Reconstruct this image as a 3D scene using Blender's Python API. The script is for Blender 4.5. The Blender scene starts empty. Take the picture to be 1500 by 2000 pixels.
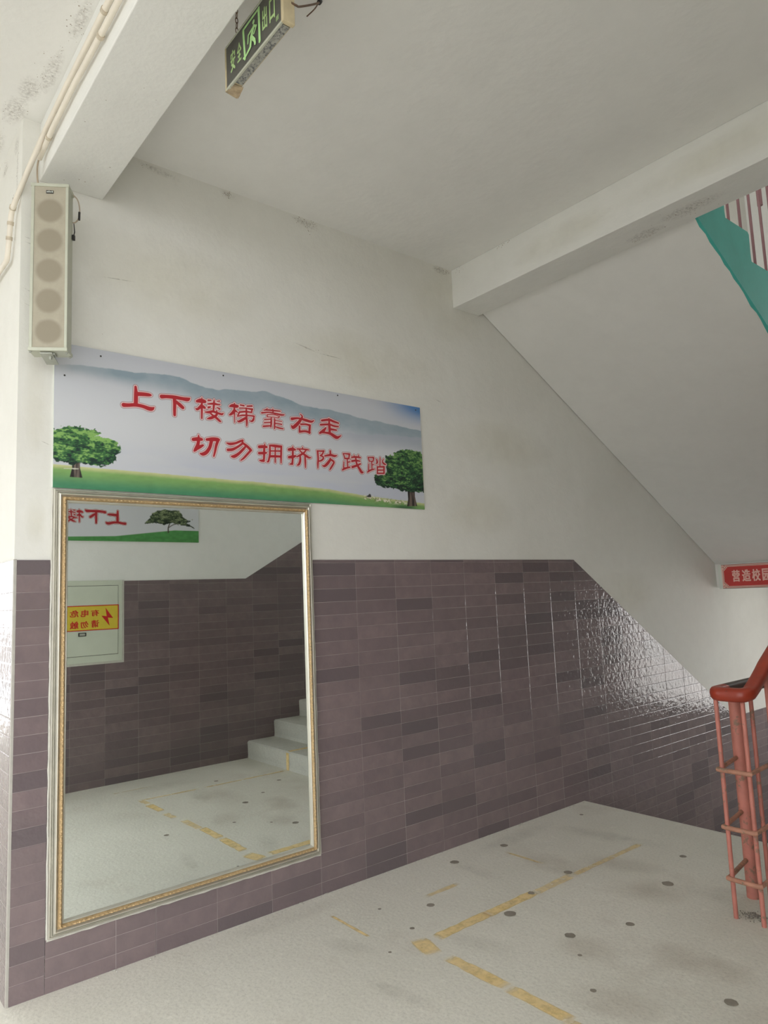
import bpy, bmesh, math, random, json
import numpy as np
from mathutils import Vector, Matrix

C = bpy.context.scene.collection
SC = bpy.context.scene

# ------------------------------------------------------------------ camera
CAM = (3.32977, -0.68848, 1.56126)
YAW, PITCH, ROLL, FPX = 0.883690587, 0.117786655, -0.0418179128, 1383.22878
def cam_axes():
    f = Vector((-math.sin(YAW)*math.cos(PITCH), math.cos(YAW)*math.cos(PITCH), math.sin(PITCH)))
    r = Vector((math.cos(YAW), math.sin(YAW), 0)); u = r.cross(f)
    c, s = math.cos(ROLL), math.sin(ROLL)
    return c*r + s*u, -s*r + c*u, f
_r, _u, _f = cam_axes()
cd = bpy.data.cameras.new('camera'); co = bpy.data.objects.new('camera', cd); C.objects.link(co)
cd.sensor_fit = 'VERTICAL'; cd.sensor_height = 36.0; cd.lens = FPX/2000*36.0
cd.clip_start = 0.02; cd.clip_end = 200
m = Matrix(((_r.x, _u.x, -_f.x, CAM[0]), (_r.y, _u.y, -_f.y, CAM[1]), (_r.z, _u.z, -_f.z, CAM[2]), (0, 0, 0, 1)))
co.matrix_world = m
SC.camera = co

# ------------------------------------------------------------------ world, light, exposure
w = bpy.data.worlds.new('overcast'); SC.world = w; w.use_nodes = True
nt = w.node_tree; bg = nt.nodes['Background']
bg.inputs['Color'].default_value = (0.97, 0.98, 1.0, 1); bg.inputs['Strength'].default_value = 1.0
def area(name, loc, rot, sx, sy, power, col):
    l = bpy.data.lights.new(name, 'AREA'); l.shape = 'RECTANGLE'; l.size = sx; l.size_y = sy; l.energy = power; l.color = col
    o = bpy.data.objects.new(name, l); o.location = loc; o.rotation_euler = rot; C.objects.link(o); return o
area('landing_window_daylight', (1.435, 8.14, .76), (math.pi/2, 0, math.pi), 1.5, 1.55, 5.0, (1.0, .97, .92))
area('upper_window_daylight', (1.435, 8.14, 4.05), (math.pi/2, 0, math.pi), 1.5, 1.95, 9, (1.0, .97, .92))
SC.view_settings.view_transform = 'Standard'; SC.view_settings.look = 'None'
SC.view_settings.gamma = 1.0; SC.view_settings.use_curve_mapping = False
SC.view_settings.exposure = 2.04
SC.cycles.max_bounces = 12; SC.cycles.diffuse_bounces = 8; SC.cycles.glossy_bounces = 6
SC.cycles.use_denoising = True
SC.cycles.sample_clamp_indirect = 6.0
SC.cycles.caustics_reflective = False

# ------------------------------------------------------------------ materials
def lin(c):
    c = c/255.0
    return c/12.92 if c <= .04045 else ((c+.055)/1.055)**2.4
def rgb(r, g, b): return (lin(r), lin(g), lin(b), 1)
class NG:
    def __init__(s, name):
        s.m = bpy.data.materials.new(name); s.m.use_nodes = True; s.t = s.m.node_tree
        s.b = s.t.nodes['Principled BSDF']
    def n(s, t, **kw):
        x = s.t.nodes.new(t)
        for k, v in kw.items(): setattr(x, k, v)
        return x
    def l(s, a, b): s.t.links.new(a, b)
    def val(s, sock, v):
        if hasattr(v, 'links'): s.l(v, sock)
        else: sock.default_value = v
    def math(s, op, a, b=0.0, c=None, clamp=False):
        x = s.n('ShaderNodeMath', operation=op, use_clamp=clamp); s.val(x.inputs[0], a); s.val(x.inputs[1], b)
        if c is not None: s.val(x.inputs[2], c)
        return x.outputs[0]
    def obj(s): return s.n('ShaderNodeTexCoord').outputs['Object']
    def noise(s, scale, detail=4, rough=.55, vec=None, dist=0.0):
        x = s.n('ShaderNodeTexNoise'); x.inputs['Scale'].default_value = scale; x.inputs['Detail'].default_value = detail
        x.inputs['Roughness'].default_value = rough; x.inputs['Distortion'].default_value = dist
        s.l(vec or s.obj(), x.inputs['Vector']); return x.outputs['Fac']
    def ramp(s, fac, stops, interp='LINEAR'):
        x = s.n('ShaderNodeValToRGB'); x.color_ramp.interpolation = interp; e = x.color_ramp.elements
        while len(e) < len(stops): e.new(.5)
        for i, (p, c) in enumerate(stops): e[i].position = p; e[i].color = c
        s.val(x.inputs['Fac'], fac); return x.outputs['Color']
    def mix(s, f, a, b, mode='MIX'):
        x = s.n('ShaderNodeMix', data_type='RGBA', blend_type=mode); s.val(x.inputs[0], f); s.val(x.inputs[6], a); s.val(x.inputs[7], b); return x.outputs[2]
    def bump(s, h, dist, strength=1.0):
        x = s.n('ShaderNodeBump'); x.inputs['Distance'].default_value = dist; x.inputs['Strength'].default_value = strength
        s.l(h, x.inputs['Height']); s.l(x.outputs['Normal'], s.b.inputs['Normal'])
    def set(s, color=None, rough=None, metal=None, spec=None):
        if color is not None: s.val(s.b.inputs['Base Color'], color)
        if rough is not None: s.val(s.b.inputs['Roughness'], rough)
        if metal is not None: s.b.inputs['Metallic'].default_value = metal
        if spec is not None: s.b.inputs['Specular IOR Level'].default_value = spec
def simple(name, col, rough=.5, metal=0, spec=.5, var=.0, vscale=20, bump=0, bscale=120, dark=None, dthr=.62):
    g = NG(name); c = col
    if var:
        lo = tuple(x*(1-var) for x in col[:3])+(1,); hi = tuple(min(1, x*(1+var)) for x in col[:3])+(1,)
        c = g.ramp(g.noise(vscale, 5), [(.3, lo), (.7, hi)])
    if dark:
        f = g.ramp(g.noise(vscale*1.7, 8, .7), [(dthr, (0, 0, 0, 1)), (dthr+.06, (1, 1, 1, 1))])
        c = g.mix(f, c, dark)
    g.set(c, rough, metal, spec)
    if bump: g.bump(g.noise(bscale, 4), bump)
    return g.m
def plaster(name, a, b, rough=.75, bscale=60):
    g = NG(name)
    big = g.noise(1.1, 5, .6, dist=.6); fine = g.noise(9, 6, .65)
    c = g.ramp(big, [(.32, a), (.68, b)])
    c = g.mix(g.math('MULTIPLY', g.ramp(fine, [(.42, (0, 0, 0, 1)), (.75, (1, 1, 1, 1))]), .22), c, tuple(x*.88 for x in a[:3])+(1,))
    g.set(c, rough, 0, .3); g.bump(g.math('ADD', g.noise(bscale, 5), g.math('MULTIPLY', g.noise(4, 3), 6.0)), .0012)
    return g.m
def tile(name, axis, u0, pu, v0, pv, tones, groutc, seed=0.0):
    g = NG(name); o = g.obj(); sp = g.n('ShaderNodeSeparateXYZ'); g.l(o, sp.inputs[0])
    U = g.math('DIVIDE', g.math('SUBTRACT', sp.outputs[axis], u0), pu); V = g.math('DIVIDE', g.math('SUBTRACT', sp.outputs['Z'], v0), pv)
    cb = g.n('ShaderNodeCombineXYZ'); g.l(g.math('FLOOR', U), cb.inputs[0]); g.l(g.math('FLOOR', V), cb.inputs[1]); cb.inputs[2].default_value = seed
    wn = g.n('ShaderNodeTexWhiteNoise', noise_dimensions='3D'); g.l(cb.outputs[0], wn.inputs['Vector'])
    c = g.ramp(wn.outputs['Value'], tones)
    # cloudy tone inside the glaze, different in each tile
    vv = g.n('ShaderNodeVectorMath', operation='MULTIPLY_ADD'); g.l(wn.outputs['Color'], vv.inputs[0]); vv.inputs[1].default_value = (7, 7, 7); g.l(o, vv.inputs[2])
    cl = g.noise(11, 5, .6, vec=vv.outputs[0])
    c = g.mix(g.ramp(cl, [(.35, (.45, .45, .45, 1)), (.7, (0, 0, 0, 1))]), c, tones[0][1])
    def edge(X, p):
        f = g.math('FRACT', X); return g.math('MULTIPLY', g.math('MINIMUM', f, g.math('SUBTRACT', 1.0, f)), p)
    du = edge(U, pu); dv = edge(V, pv); d = g.math('MINIMUM', du, dv)
    gm = g.math('SUBTRACT', 1.0, g.math('DIVIDE', d, .0012, clamp=True))
    gm = g.math('MULTIPLY', gm, g.math('ADD', g.ramp(g.noise(3.0, 3), [(.35, (.35, .35, .35, 1)), (.65, (1, 1, 1, 1))]), 0.0))
    c = g.mix(gm, c, groutc)
    g.set(c, g.math('ADD', .09, g.math('MULTIPLY', gm, .5)), 0, .5)
    h = g.math('ADD', g.math('MULTIPLY', g.noise(26, 2.5, .5, vec=vv.outputs[0]), .0042), g.math('MULTIPLY', g.noise(70, 2, .5, vec=vv.outputs[0]), .0006))
    rim = g.math('DIVIDE', d, .004, clamp=True)
    h = g.math('ADD', h, g.math('MULTIPLY', rim, .0009))
    tilt = g.math('MULTIPLY', g.math('SUBTRACT', wn.outputs['Value'], .5), g.math('MULTIPLY', V, .0006))
    h = g.math('ADD', h, tilt)
    g.bump(h, 1.0, .8); return g.m
M = {}
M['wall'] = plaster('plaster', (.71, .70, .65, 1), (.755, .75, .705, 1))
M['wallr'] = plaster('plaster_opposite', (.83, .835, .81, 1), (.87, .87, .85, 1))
M['ceil'] = plaster('ceiling_paint', (.75, .745, .72, 1), (.79, .785, .76, 1), bscale=30)
M['beam'] = plaster('beam_paint', (.76, .76, .73, 1), (.80, .80, .77, 1))
TN = [(0, (.140, .113, .120, 1)), (.10, (.150, .119, .125, 1)), (.20, (.176, .136, .141, 1)), (.5, (.210, .161, .164, 1)), (1, (.236, .180, .182, 1))]
GR = (.50, .45, .43, 1)
M['tile'] = tile('glazed_tile', 'Y', .609, .30, .0616, .0739, TN, GR)
M['tile_b'] = tile('glazed_tile_cut', 'Y', .43, .30, .0616, .0739, TN, GR, 3.0)
M['tile_a'] = tile('glazed_tile_corner', 'Y', -.02, .30, 1.788-.0745*24, .0745, TN, GR, 5.0)
M['tile_c'] = tile('glazed_tile_corridor', 'X', -.012, .30, 1.788-.0745*24, .0745, TN, GR, 6.0)
M['tile_r'] = tile('glazed_tile_opposite', 'Y', 1.736, .2995, .0616, .0773, TN, GR, 9.0)
M['trimw'] = simple('white_tile_trim', (.42, .40, .36, 1), .55, var=.1)
def concrete(name, a, b, dirt):
    g = NG(name)
    c = g.ramp(g.noise(1.3, 6, .62, dist=.4), [(.3, a), (.7, b)])
    c = g.mix(g.ramp(g.noise(2.1, 4, .6), [(.56, (0, 0, 0, 1)), (.78, (.55, .55, .55, 1))]), c, dirt)
    c = g.mix(g.ramp(g.noise(75, 5, .75), [(.48, (0, 0, 0, 1)), (.68, (.55, .55, .55, 1))]), c, tuple(x*.72 for x in a[:3])+(1,))
    c = g.mix(g.ramp(g.noise(14, 5, .7), [(.58, (0, 0, 0, 1)), (.7, (.3, .3, .3, 1))]), c, tuple(min(1, x*1.2) for x in b[:3])+(1,))
    g.set(c, g.ramp(g.noise(6, 4), [(.3, (.5, .5, .5, 1)), (.7, (.75, .75, .75, 1))]), 0, .35)
    g.bump(g.noise(40, 6, .6), .002); return g.m
M['blocker'] = simple('blocker_grey', (.45, .44, .41, 1), .9, var=.06, vscale=.4)  # even grey of the added block outside the corridor
M['darkstep'] = concrete('stairwell_shade_concrete', (.30, .29, .26, 1), (.38, .37, .34, 1), (.2, .19, .17, 1))  # darker copy of the step concrete; the dim stairwell's shade is in its colour
M['floor'] = concrete('worn_concrete', (.73, .715, .635, 1), (.82, .805, .725, 1), (.60, .55, .475, 1))
M['step'] = concrete('step_concrete', (.56, .56, .51, 1), (.66, .66, .61, 1), (.42, .42, .38, 1))
M['ground'] = simple('outdoor_paving', (.42, .41, .38, 1), .9, var=.1, vscale=.5)
M['teal'] = simple('teal_paint', rgb(78, 182, 172), .5, var=.12, vscale=3, bump=.001, bscale=40)
M['rail'] = simple('brick_red_rail_paint', rgb(158, 58, 38), .36, var=.15, vscale=12, dark=rgb(70, 40, 32), dthr=.66)
M['raildark'] = simple('dark_brown_rail_paint', rgb(62, 50, 44), .45, var=.2, vscale=15)  # darker brown than the brick red rail
M['iron'] = simple('faded_red_iron_paint', rgb(200, 128, 115), .55, var=.15, vscale=10, dark=rgb(150, 120, 102), dthr=.57)
M['iron3'] = simple('grimy_red_iron_paint', rgb(186, 134, 112), .6, var=.2, vscale=18, dark=rgb(140, 118, 98), dthr=.55)
M['iron2'] = simple('brown_red_iron_paint', rgb(150, 110, 114), .5, var=.12, vscale=10)
M['silver'] = simple('champagne_silver', rgb(206, 203, 190), .28, .55, .6, var=.08, vscale=9)
M['gold'] = simple('antique_gold', rgb(200, 172, 128), .42, .4, .5, var=.22, vscale=90, bump=.004, bscale=160)
M['caulk'] = simple('white_sealant', rgb(205, 203, 193), .6, var=.06, bump=.003, bscale=60)
g = NG('mirror_silvering'); g.set((.90, .955, .945, 1), .008, 1.0); M['mirror'] = g.m
M['bracket'] = simple('grey_steel', rgb(168, 170, 160), .45, .3, var=.1)
M['alu'] = simple('pale_aluminium', rgb(186, 188, 172), .4, .15, var=.06, vscale=14, dark=rgb(140, 130, 112), dthr=.72)
M['black'] = simple('black_plastic', rgb(45, 43, 40), .5, var=.2)
M['pvc'] = simple('cream_pvc', rgb(222, 214, 200), .4, var=.05, vscale=8)
M['clip'] = simple('dusty_pipe_clip', rgb(192, 180, 160), .5, var=.15, vscale=60)
M['cablew'] = simple('dusty_cable', rgb(176, 160, 140), .6, var=.1)
M['rust'] = simple('rusty_chain', rgb(110, 88, 72), .7, var=.2)
M['white'] = simple('white_board', rgb(214, 220, 212), .45)
M['signred'] = simple('sign_red', rgb(196, 62, 58), .4, var=.06, vscale=8)
M['pink'] = simple('pale_pink_print', rgb(236, 190, 178), .45)
M['brownline'] = simple('brown_print', rgb(120, 74, 62), .5)
M['exitface'] = simple('charcoal_sign_face', rgb(88, 87, 82), .35, var=.12, vscale=30, dark=rgb(118, 98, 74), dthr=.63)
M['green'] = simple('pale_green_print', rgb(184, 230, 156), .4, var=.12, vscale=40)
M['greend'] = simple('dull_green_print', rgb(176, 206, 142), .5, var=.12, vscale=40)
M['beige'] = simple('yellowed_beige_plastic', rgb(198, 184, 150), .5, var=.12, vscale=20, dark=rgb(150, 110, 70), dthr=.68)
M['foil'] = simple('grey_label_tape', rgb(160, 160, 152), .45, .1, var=.2, vscale=60, dark=rgb(96, 98, 100), dthr=.5)
M['torn'] = simple('torn_label', rgb(164, 146, 118), .7, var=.3, vscale=50)
M['boxpaint'] = simple('pale_grey_green_paint', rgb(206, 212, 196), .42, var=.04, vscale=4)
M['gap'] = simple('dark_door_gap', rgb(92, 94, 86), .7)
M['yellow'] = simple('warning_yellow', rgb(216, 194, 66), .45, var=.04)
M['red'] = simple('warning_red', rgb(196, 40, 36), .45)
M['gum'] = simple('gum_spot', rgb(146, 139, 128), .75, var=.15)
M['mold'] = simple('mold_speck', rgb(146, 132, 116), .9, var=.3, vscale=60)
M['dust'] = simple('swept_dust', rgb(138, 132, 124), .9, var=.3, vscale=80)
M['frame'] = simple('window_aluminium', (.5, .5, .5, 1), .4, .3)
def worn(name, a, b, lo, hi, k, attr=False, scale=14):
    g = NG(name)
    f = g.ramp(g.noise(scale, 8, .7), [(lo, (0, 0, 0, 1)), (hi, (1, 1, 1, 1))])
    if attr:
        at = g.n('ShaderNodeAttribute', attribute_name='fade'); f = g.math('MULTIPLY', f, at.outputs['Fac'])
    tr = g.n('ShaderNodeBsdfTransparent'); mx = g.n('ShaderNodeMixShader')
    g.set(g.ramp(g.noise(9, 4), [(.3, a), (.7, b)]), .75, 0, .3)
    g.l(g.math('MULTIPLY', f, k), mx.inputs[0]); g.l(tr.outputs[0], mx.inputs[1]); g.l(g.b.outputs[0], mx.inputs[2])
    g.l(mx.outputs[0], g.t.nodes['Material Output'].inputs['Surface']); return g.m
YA, YB = (.93, .70, .30, 1), (.95, .76, .42, 1)
M['tape'] = worn('worn_yellow_tape', YA, YB, .05, .55, .85, True, 18)
M['tapef'] = worn('almost_gone_yellow_tape', YA, YB, .02, .75, .62, True, 14)
M['tapes'] = worn('step_yellow_tape', YA, YB, .05, .55, .85, False, 18)
M['smudge'] = worn('brown_floor_smudge', rgb(168, 148, 128), rgb(176, 158, 140), .2, .8, .26, True, 5)
M['greysmudge'] = worn('grey_floor_smudge', rgb(165, 163, 152), rgb(175, 172, 160), .3, .8, .24, True, 8)
M['mould'] = worn('mould_bloom', rgb(126, 112, 96), rgb(150, 136, 118), .42, .75, .5, True, 80)
M['yellowing'] = worn('yellowed_plaster', rgb(222, 216, 186), rgb(226, 220, 194), .2, .85, .22, True, 3)
M['scuff'] = worn('scuff_mark', rgb(168, 156, 140), rgb(184, 174, 158), .40, .66, .5, False, 60)

g = NG('printed_vinyl'); at = g.n('ShaderNodeAttribute', attribute_name='print_colour'); g.set(at.outputs['Color'], .38, 0, .35); M['print'] = g.m
g = NG('speaker_grille_cloth')   # beige perforated grille with five darker discs behind it
o = g.obj(); sp = g.n('ShaderNodeSeparateXYZ'); g.l(o, sp.inputs[0])
zz = g.math('DIVIDE', g.math('SUBTRACT', sp.outputs['Z'], -.362), .137)
fz = g.math('MULTIPLY', g.math('SUBTRACT', g.math('FRACT', zz), .5), .137)
rr = g.math('SQRT', g.math('ADD', g.math('MULTIPLY', fz, fz), g.math('MULTIPLY', sp.outputs['X'], sp.outputs['X'])))
disc = g.ramp(rr, [(.046, (1, 1, 1, 1)), (.060, (0, 0, 0, 1))])
disc = g.math('MULTIPLY', disc, g.math('LESS_THAN', zz, 5.0))
g.set(g.mix(g.math('MULTIPLY', disc, .85), g.ramp(g.noise(18, 6, .7), [(.3, rgb(164, 157, 140)), (.7, rgb(176, 169, 152))]), rgb(143, 135, 118)), .7, 0, .3)
M['grille'] = g.m

# ------------------------------------------------------------------ mesh helpers
class MB:
    def __init__(s): s.v = []; s.f = []
    def add(s, vs, fs):
        b = len(s.v); s.v += [tuple(v) for v in vs]; s.f += [tuple(i+b for i in f) for f in fs]; return s
    def box(s, a, b):
        (x0, y0, z0), (x1, y1, z1) = a, b
        return s.add([(x0, y0, z0), (x1, y0, z0), (x1, y1, z0), (x0, y1, z0), (x0, y0, z1), (x1, y0, z1), (x1, y1, z1), (x0, y1, z1)],
                     [(0, 3, 2, 1), (4, 5, 6, 7), (0, 1, 5, 4), (1, 2, 6, 5), (2, 3, 7, 6), (3, 0, 4, 7)])
    def prism(s, poly, axis, a, b):
        """poly: 2D outline; axis 'X' -> (y,z) extruded in x, 'Y' -> (x,z) in y, 'Z' -> (x,y) in z"""
        def P(p, t): return {'X': (t, p[0], p[1]), 'Y': (p[0], t, p[1]), 'Z': (p[0], p[1], t)}[axis]
        n = len(poly)
        return s.add([P(p, a) for p in poly]+[P(p, b) for p in poly], [tuple(range(n)), tuple(range(2*n-1, n-1, -1))]+[(i, (i+1) % n, n+(i+1) % n, n+i) for i in range(n)])
    def tube(s, pts, r, n=12, cap=True):
        pts = [Vector(p) for p in pts]; rs = r if isinstance(r, (list, tuple)) else [r]*len(pts)
        b = len(s.v); up = None
        for i, p in enumerate(pts):
            d = (pts[min(i+1, len(pts)-1)]-pts[max(i-1, 0)]).normalized()
            if up is None:
                up = Vector((0, 0, 1)) if abs(d.z) < .9 else Vector((1, 0, 0))
            x = d.cross(up).normalized(); up = x.cross(d).normalized()
            for k in range(n):
                t = 2*math.pi*k/n; q = p+(x*math.cos(t)+up*math.sin(t))*rs[i]; s.v.append(tuple(q))
        for i in range(len(pts)-1):
            for k in range(n):
                a0 = b+i*n+k; a1 = b+i*n+(k+1) % n; s.f.append((a0, a1, a1+n, a0+n))
        if cap:
            s.f.append(tuple(b+k for k in range(n-1, -1, -1))); e = b+(len(pts)-1)*n; s.f.append(tuple(e+k for k in range(n)))
        return s
    def section(s, pts, prof, side):
        """sweep a closed 2D profile (lateral, vertical) along pts; 'side' gives the lateral direction per point"""
        b = len(s.v); n = len(prof)
        for p, (sx, sy, k) in zip(pts, side):
            for (u, v) in prof: s.v.append((p[0]+sx*u*k, p[1]+sy*u*k, p[2]+v))
        for i in range(len(pts)-1):
            for k in range(n):
                a0 = b+i*n+k; a1 = b+i*n+(k+1) % n; s.f.append((a0, a1, a1+n, a0+n))
        s.f.append(tuple(b+k for k in range(n-1, -1, -1))); e = b+(len(pts)-1)*n; s.f.append(tuple(e+k for k in range(n)))
        return s
    def disc(s, c, r, axis, n=10, jit=.25, rng=random):
        b = []
        for k in range(n):
            t = 2*math.pi*k/n; q = r*(1+rng.uniform(-jit, jit)); u, v = q*math.cos(t), q*math.sin(t)
            b.append({'X': (c[0], c[1]+u, c[2]+v), 'Y': (c[0]+u, c[1], c[2]+v), 'Z': (c[0]+u, c[1]+v, c[2])}[axis])
        return s.add(b, [tuple(range(n))])
    def build(s, name, mat, parent=None, bevel=0, smooth=False, loc=None, rotz=0):
        me = bpy.data.meshes.new(name); me.from_pydata(s.v, [], s.f); me.materials.append(mat)
        bm = bmesh.new(); bm.from_mesh(me); bmesh.ops.recalc_face_normals(bm, faces=bm.faces); bm.to_mesh(me); bm.free()
        if smooth:
            me.shade_smooth()
            if hasattr(me, 'set_sharp_from_angle'): me.set_sharp_from_angle(angle=math.radians(40))
        o = bpy.data.objects.new(name, me); C.objects.link(o)
        if loc is not None: o.location = loc
        o.rotation_euler.z = rotz
        if parent is not None:
            o.parent = parent
            if loc is None and parent.type == 'EMPTY':      # vertices given in world space
                o.matrix_parent_inverse = parent.matrix_basis.inverted()
        if bevel:
            md = o.modifiers.new('bevel', 'BEVEL'); md.width = bevel; md.segments = 2; md.limit_method = 'ANGLE'
        return o
def thing(name, label, cat, loc, group=None, rotz=0):
    o = bpy.data.objects.new(name, None); o.empty_display_size = .05; C.objects.link(o); o.location = loc; o.rotation_euler.z = rotz
    o['label'] = label; o['category'] = cat
    if group: o['group'] = group
    return o
def struct(o, label=None, cat=None):
    o['kind'] = 'structure'
    if label: o['label'] = label
    if cat: o['category'] = cat
    return o
def smooth_path(pts, n=8):
    P = [Vector(p) for p in pts]; out = []
    for i in range(len(P)-1):
        p0, p1, p2, p3 = P[max(i-1, 0)], P[i], P[i+1], P[min(i+2, len(P)-1)]
        for k in range(n):
            t = k/n
            out.append(.5*((2*p1)+(-p0+p2)*t+(2*p0-5*p1+4*p2-p3)*t*t+(-p0+3*p1-3*p2+p3)*t**3))
    return out+[P[-1]]
_dg = None
def glyph(mb, ch, origin, ud, vd, w, h, bold=.02, shadow=0):
    """one printed character as flat faces, fitted into the w x h box whose lower-left corner is origin"""
    cu = bpy.data.curves.new('lettering', 'FONT'); cu.body = ch; cu.resolution_u = 3
    ob = bpy.data.objects.new('lettering', cu); C.objects.link(ob)
    dg = bpy.context.evaluated_depsgraph_get(); me = bpy.data.meshes.new_from_object(ob.evaluated_get(dg))
    bpy.data.objects.remove(ob); bpy.data.curves.remove(cu)
    vs = [v.co for v in me.vertices]; x0 = min(v.x for v in vs); x1 = max(v.x for v in vs); y0 = min(v.y for v in vs); y1 = max(v.y for v in vs)
    O = Vector(origin); ud = Vector(ud); vd = Vector(vd)
    nn = ud.cross(vd); b = bold*h
    for q, (du, dv) in enumerate([(0, 0), (.7, .7), (-.7, .7), (.7, -.7), (-.7, -.7), (1, 0), (-1, 0)]):
        mb.add([O+ud*(b+(v.x-x0)/(x1-x0)*(w-2*b)+du*b)+vd*(b+(v.y-y0)/(y1-y0)*(h-2*b)+dv*b)+nn*(q*.00004) for v in vs], [tuple(p.vertices) for p in me.polygons])
    bpy.data.meshes.remove(me)
rng = random.Random(7)

# ================================================================== SETTING
LW = 3.32            # opposite wall face
YC, XE = -3.4, 4.4   # outer edge and open end of the corridor
TOP = 7.4
mb = MB().box((-.30, 0, -1.65), (-.006, 8.1, TOP)).box((-8, 0, -.2), (-.30, .3, TOP))
wl = struct(mb.build('wall_left', M['wall']), 'white plastered stairwell wall with plum glazed tile dado', 'wall')
# tile dado of the left wall
MB().box((-.006, .009, .0), (0, .1405, 1.778)).build('tile_dado', M['tile_a'], wl)
MB().box((-.006, .1425, .0), (0, .6075, 1.778)).build('tile_dado', M['tile_b'], wl)
MB().prism([(.609, 0), (3.84, 0), (3.84, -1.5), (7.8, -1.5), (7.8, .27), (6.30, .27), (6.24, .30), (3.92, 1.778), (.609, 1.778)], 'X', -.006, 0).build('tile_dado', M['tile'], wl)
MB().box((-8, -.004, 0), (-.0055, 0, 1.778)).build('tile_dado', M['tile_c'], wl)
MB().prism([(-.005, -.0038), (-.002, -.0034), (-.0002, -.001), (-.0002, .0085), (-.006, .0085), (-.006, 0), (-.005, 0)], 'Z', 0, 1.782).build('corner_trim', M['trimw'], wl)
# opposite wall
mb = MB().box((LW+.006, 0, -1.65), (LW+.3, 8.1, TOP)).box((LW+.3, 0, -.2), (XE, .3, TOP))
wr = struct(mb.build('wall_right', M['wallr']), 'white plastered wall opposite the mirror, plum tile dado', 'wall')
MB().prism([(0, 0), (7.8, 0), (7.8, 3.69), (6.25, 3.69), (2.86, 1.80), (0, 1.80)], 'X', LW, LW+.006).build('tile_dado', M['tile_r'], wr)
# far wall of the half landings with two windows
def wall_hole(y0, y1, x0, x1, z0, z1, holes):
    mb = MB(); zs = z0
    for (a, b, c, d) in holes:
        mb.box((x0, y0, zs), (x1, y1, c)); mb.box((x0, y0, c), (a, y1, d)); mb.box((b, y0, c), (x1, y1, d)); zs = d
    return mb.box((x0, y0, zs), (x1, y1, z1))
HO = [(.72, 2.15, .02, 1.50), (.72, 2.15, 3.1, 5.0)]
wb = struct(wall_hole(7.8, 8.1, -.006, LW+.006, -1.65, TOP, HO).build('wall_back', M['wallr']), 'far landing wall with windows', 'wall')
for i, (a, b, c, d) in enumerate(HO):
    mb = MB().box((a, 7.9, c), (a+.05, 7.95, d)).box((b-.05, 7.9, c), (b, 7.95, d)).box((a, 7.9, c), (b, 7.95, c+.05)).box((a, 7.9, d-.05), (b, 7.95, d)).box(((a+b)/2-.03, 7.9, c), ((a+b)/2+.03, 7.95, d))
    struct(mb.build('window_%d' % (i+1), M['frame']), 'aluminium landing window frame', 'window')
# floors
mb = MB().box((-8, YC, -.2), (XE, 0, 0)).box((-.006, 0, -.2), (LW+.006, 3.84, 0))
fl = struct(mb.build('floor', M['floor']), 'worn beige concrete landing floor with traces of yellow tape', 'floor')
struct(MB().box((-.006, 3.84, -1.65), (LW+.006, 7.8, -1.5)).build('floor_lower', M['darkstep']), 'lower half landing floor', 'floor')
struct(MB().box((-60, -60, -.45), (60, YC, -.25)).box((XE, YC, -.45), (60, 8.1, -.25)).box((-60, 8.1, -2.3), (60, 60, -2.0)).build('ground', M['ground']), 'outdoor ground beyond the corridor', 'ground')
struct(MB().box((-12, -12, -.25), (2.4, -9, 15)).build('wall_sky_blocker', M['blocker']), 'facade added out of view to shade the corridor', 'wall')  # unseen block, added to cut the sky light on the corridor face
# ceilings and beams
ce = struct(MB().box((-8, YC, 3.815), (XE, 0, 4.05)).box((-.006, 0, 3.815), (LW+.006, 3.09, 4.05)).build('ceiling', M['ceil']), 'painted slab ceiling over landing and corridor', 'ceiling')
struct(MB().box((-8, YC, TOP), (XE, 8.1, TOP+.2)).build('ceiling_upper', M['ceil']), 'ceiling of the storey above', 'ceiling')
b1 = struct(MB().box((-.006, .074, 3.53), (LW+.006, .357, 3.815)).build('trim_1', M['beam'], bevel=.004), 'white beam above the landing entrance, carrying the conduits', 'beam')
b2 = struct(MB().box((-.006, 2.75, 3.54), (LW+.006, 3.007, 3.815)).build('trim_2', M['beam'], bevel=.004), 'white beam where the upper stair flight meets the ceiling', 'beam')
# stair flights
def flight(y0, z0, tread, riser, n, sgn):
    """upper outline of n risers starting at (y0,z0); sgn = direction of climb along y"""
    p = [(y0, z0)]; y, z = y0, z0
    for k in range(n):
        p += [(y+sgn*.004, z+riser*.18), (y, z+riser-.012), (y+sgn*.014, z+riser)]; z += riser
        if k < n-1: y += sgn*tread; p.append((y, z))
    return p, y, z
# lower flight, going down from the landing edge
pd, ye, ze = flight(6.24, -1.5, .30, .1667, 9, -1)
st_d = struct(MB().prism(pd+[(3.8, -.02), (3.80, -.2), (5.9, -1.6), (6.24, -1.6)], 'X', 0, 1.606).build('staircase_lower', M['darkstep']), 'concrete flight going down beside the tiled wall', 'staircase')
# upper half landing and its beam
struct(MB().box((-.006, 6.2, 1.505), (LW+.006, 6.42, 1.99)).box((-.006, 6.42, 1.86), (LW+.006, 7.8, 1.99)).build('floor_upper', M['ceil']), 'half landing slab and edge beam above the lower flight', 'floor')
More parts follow.
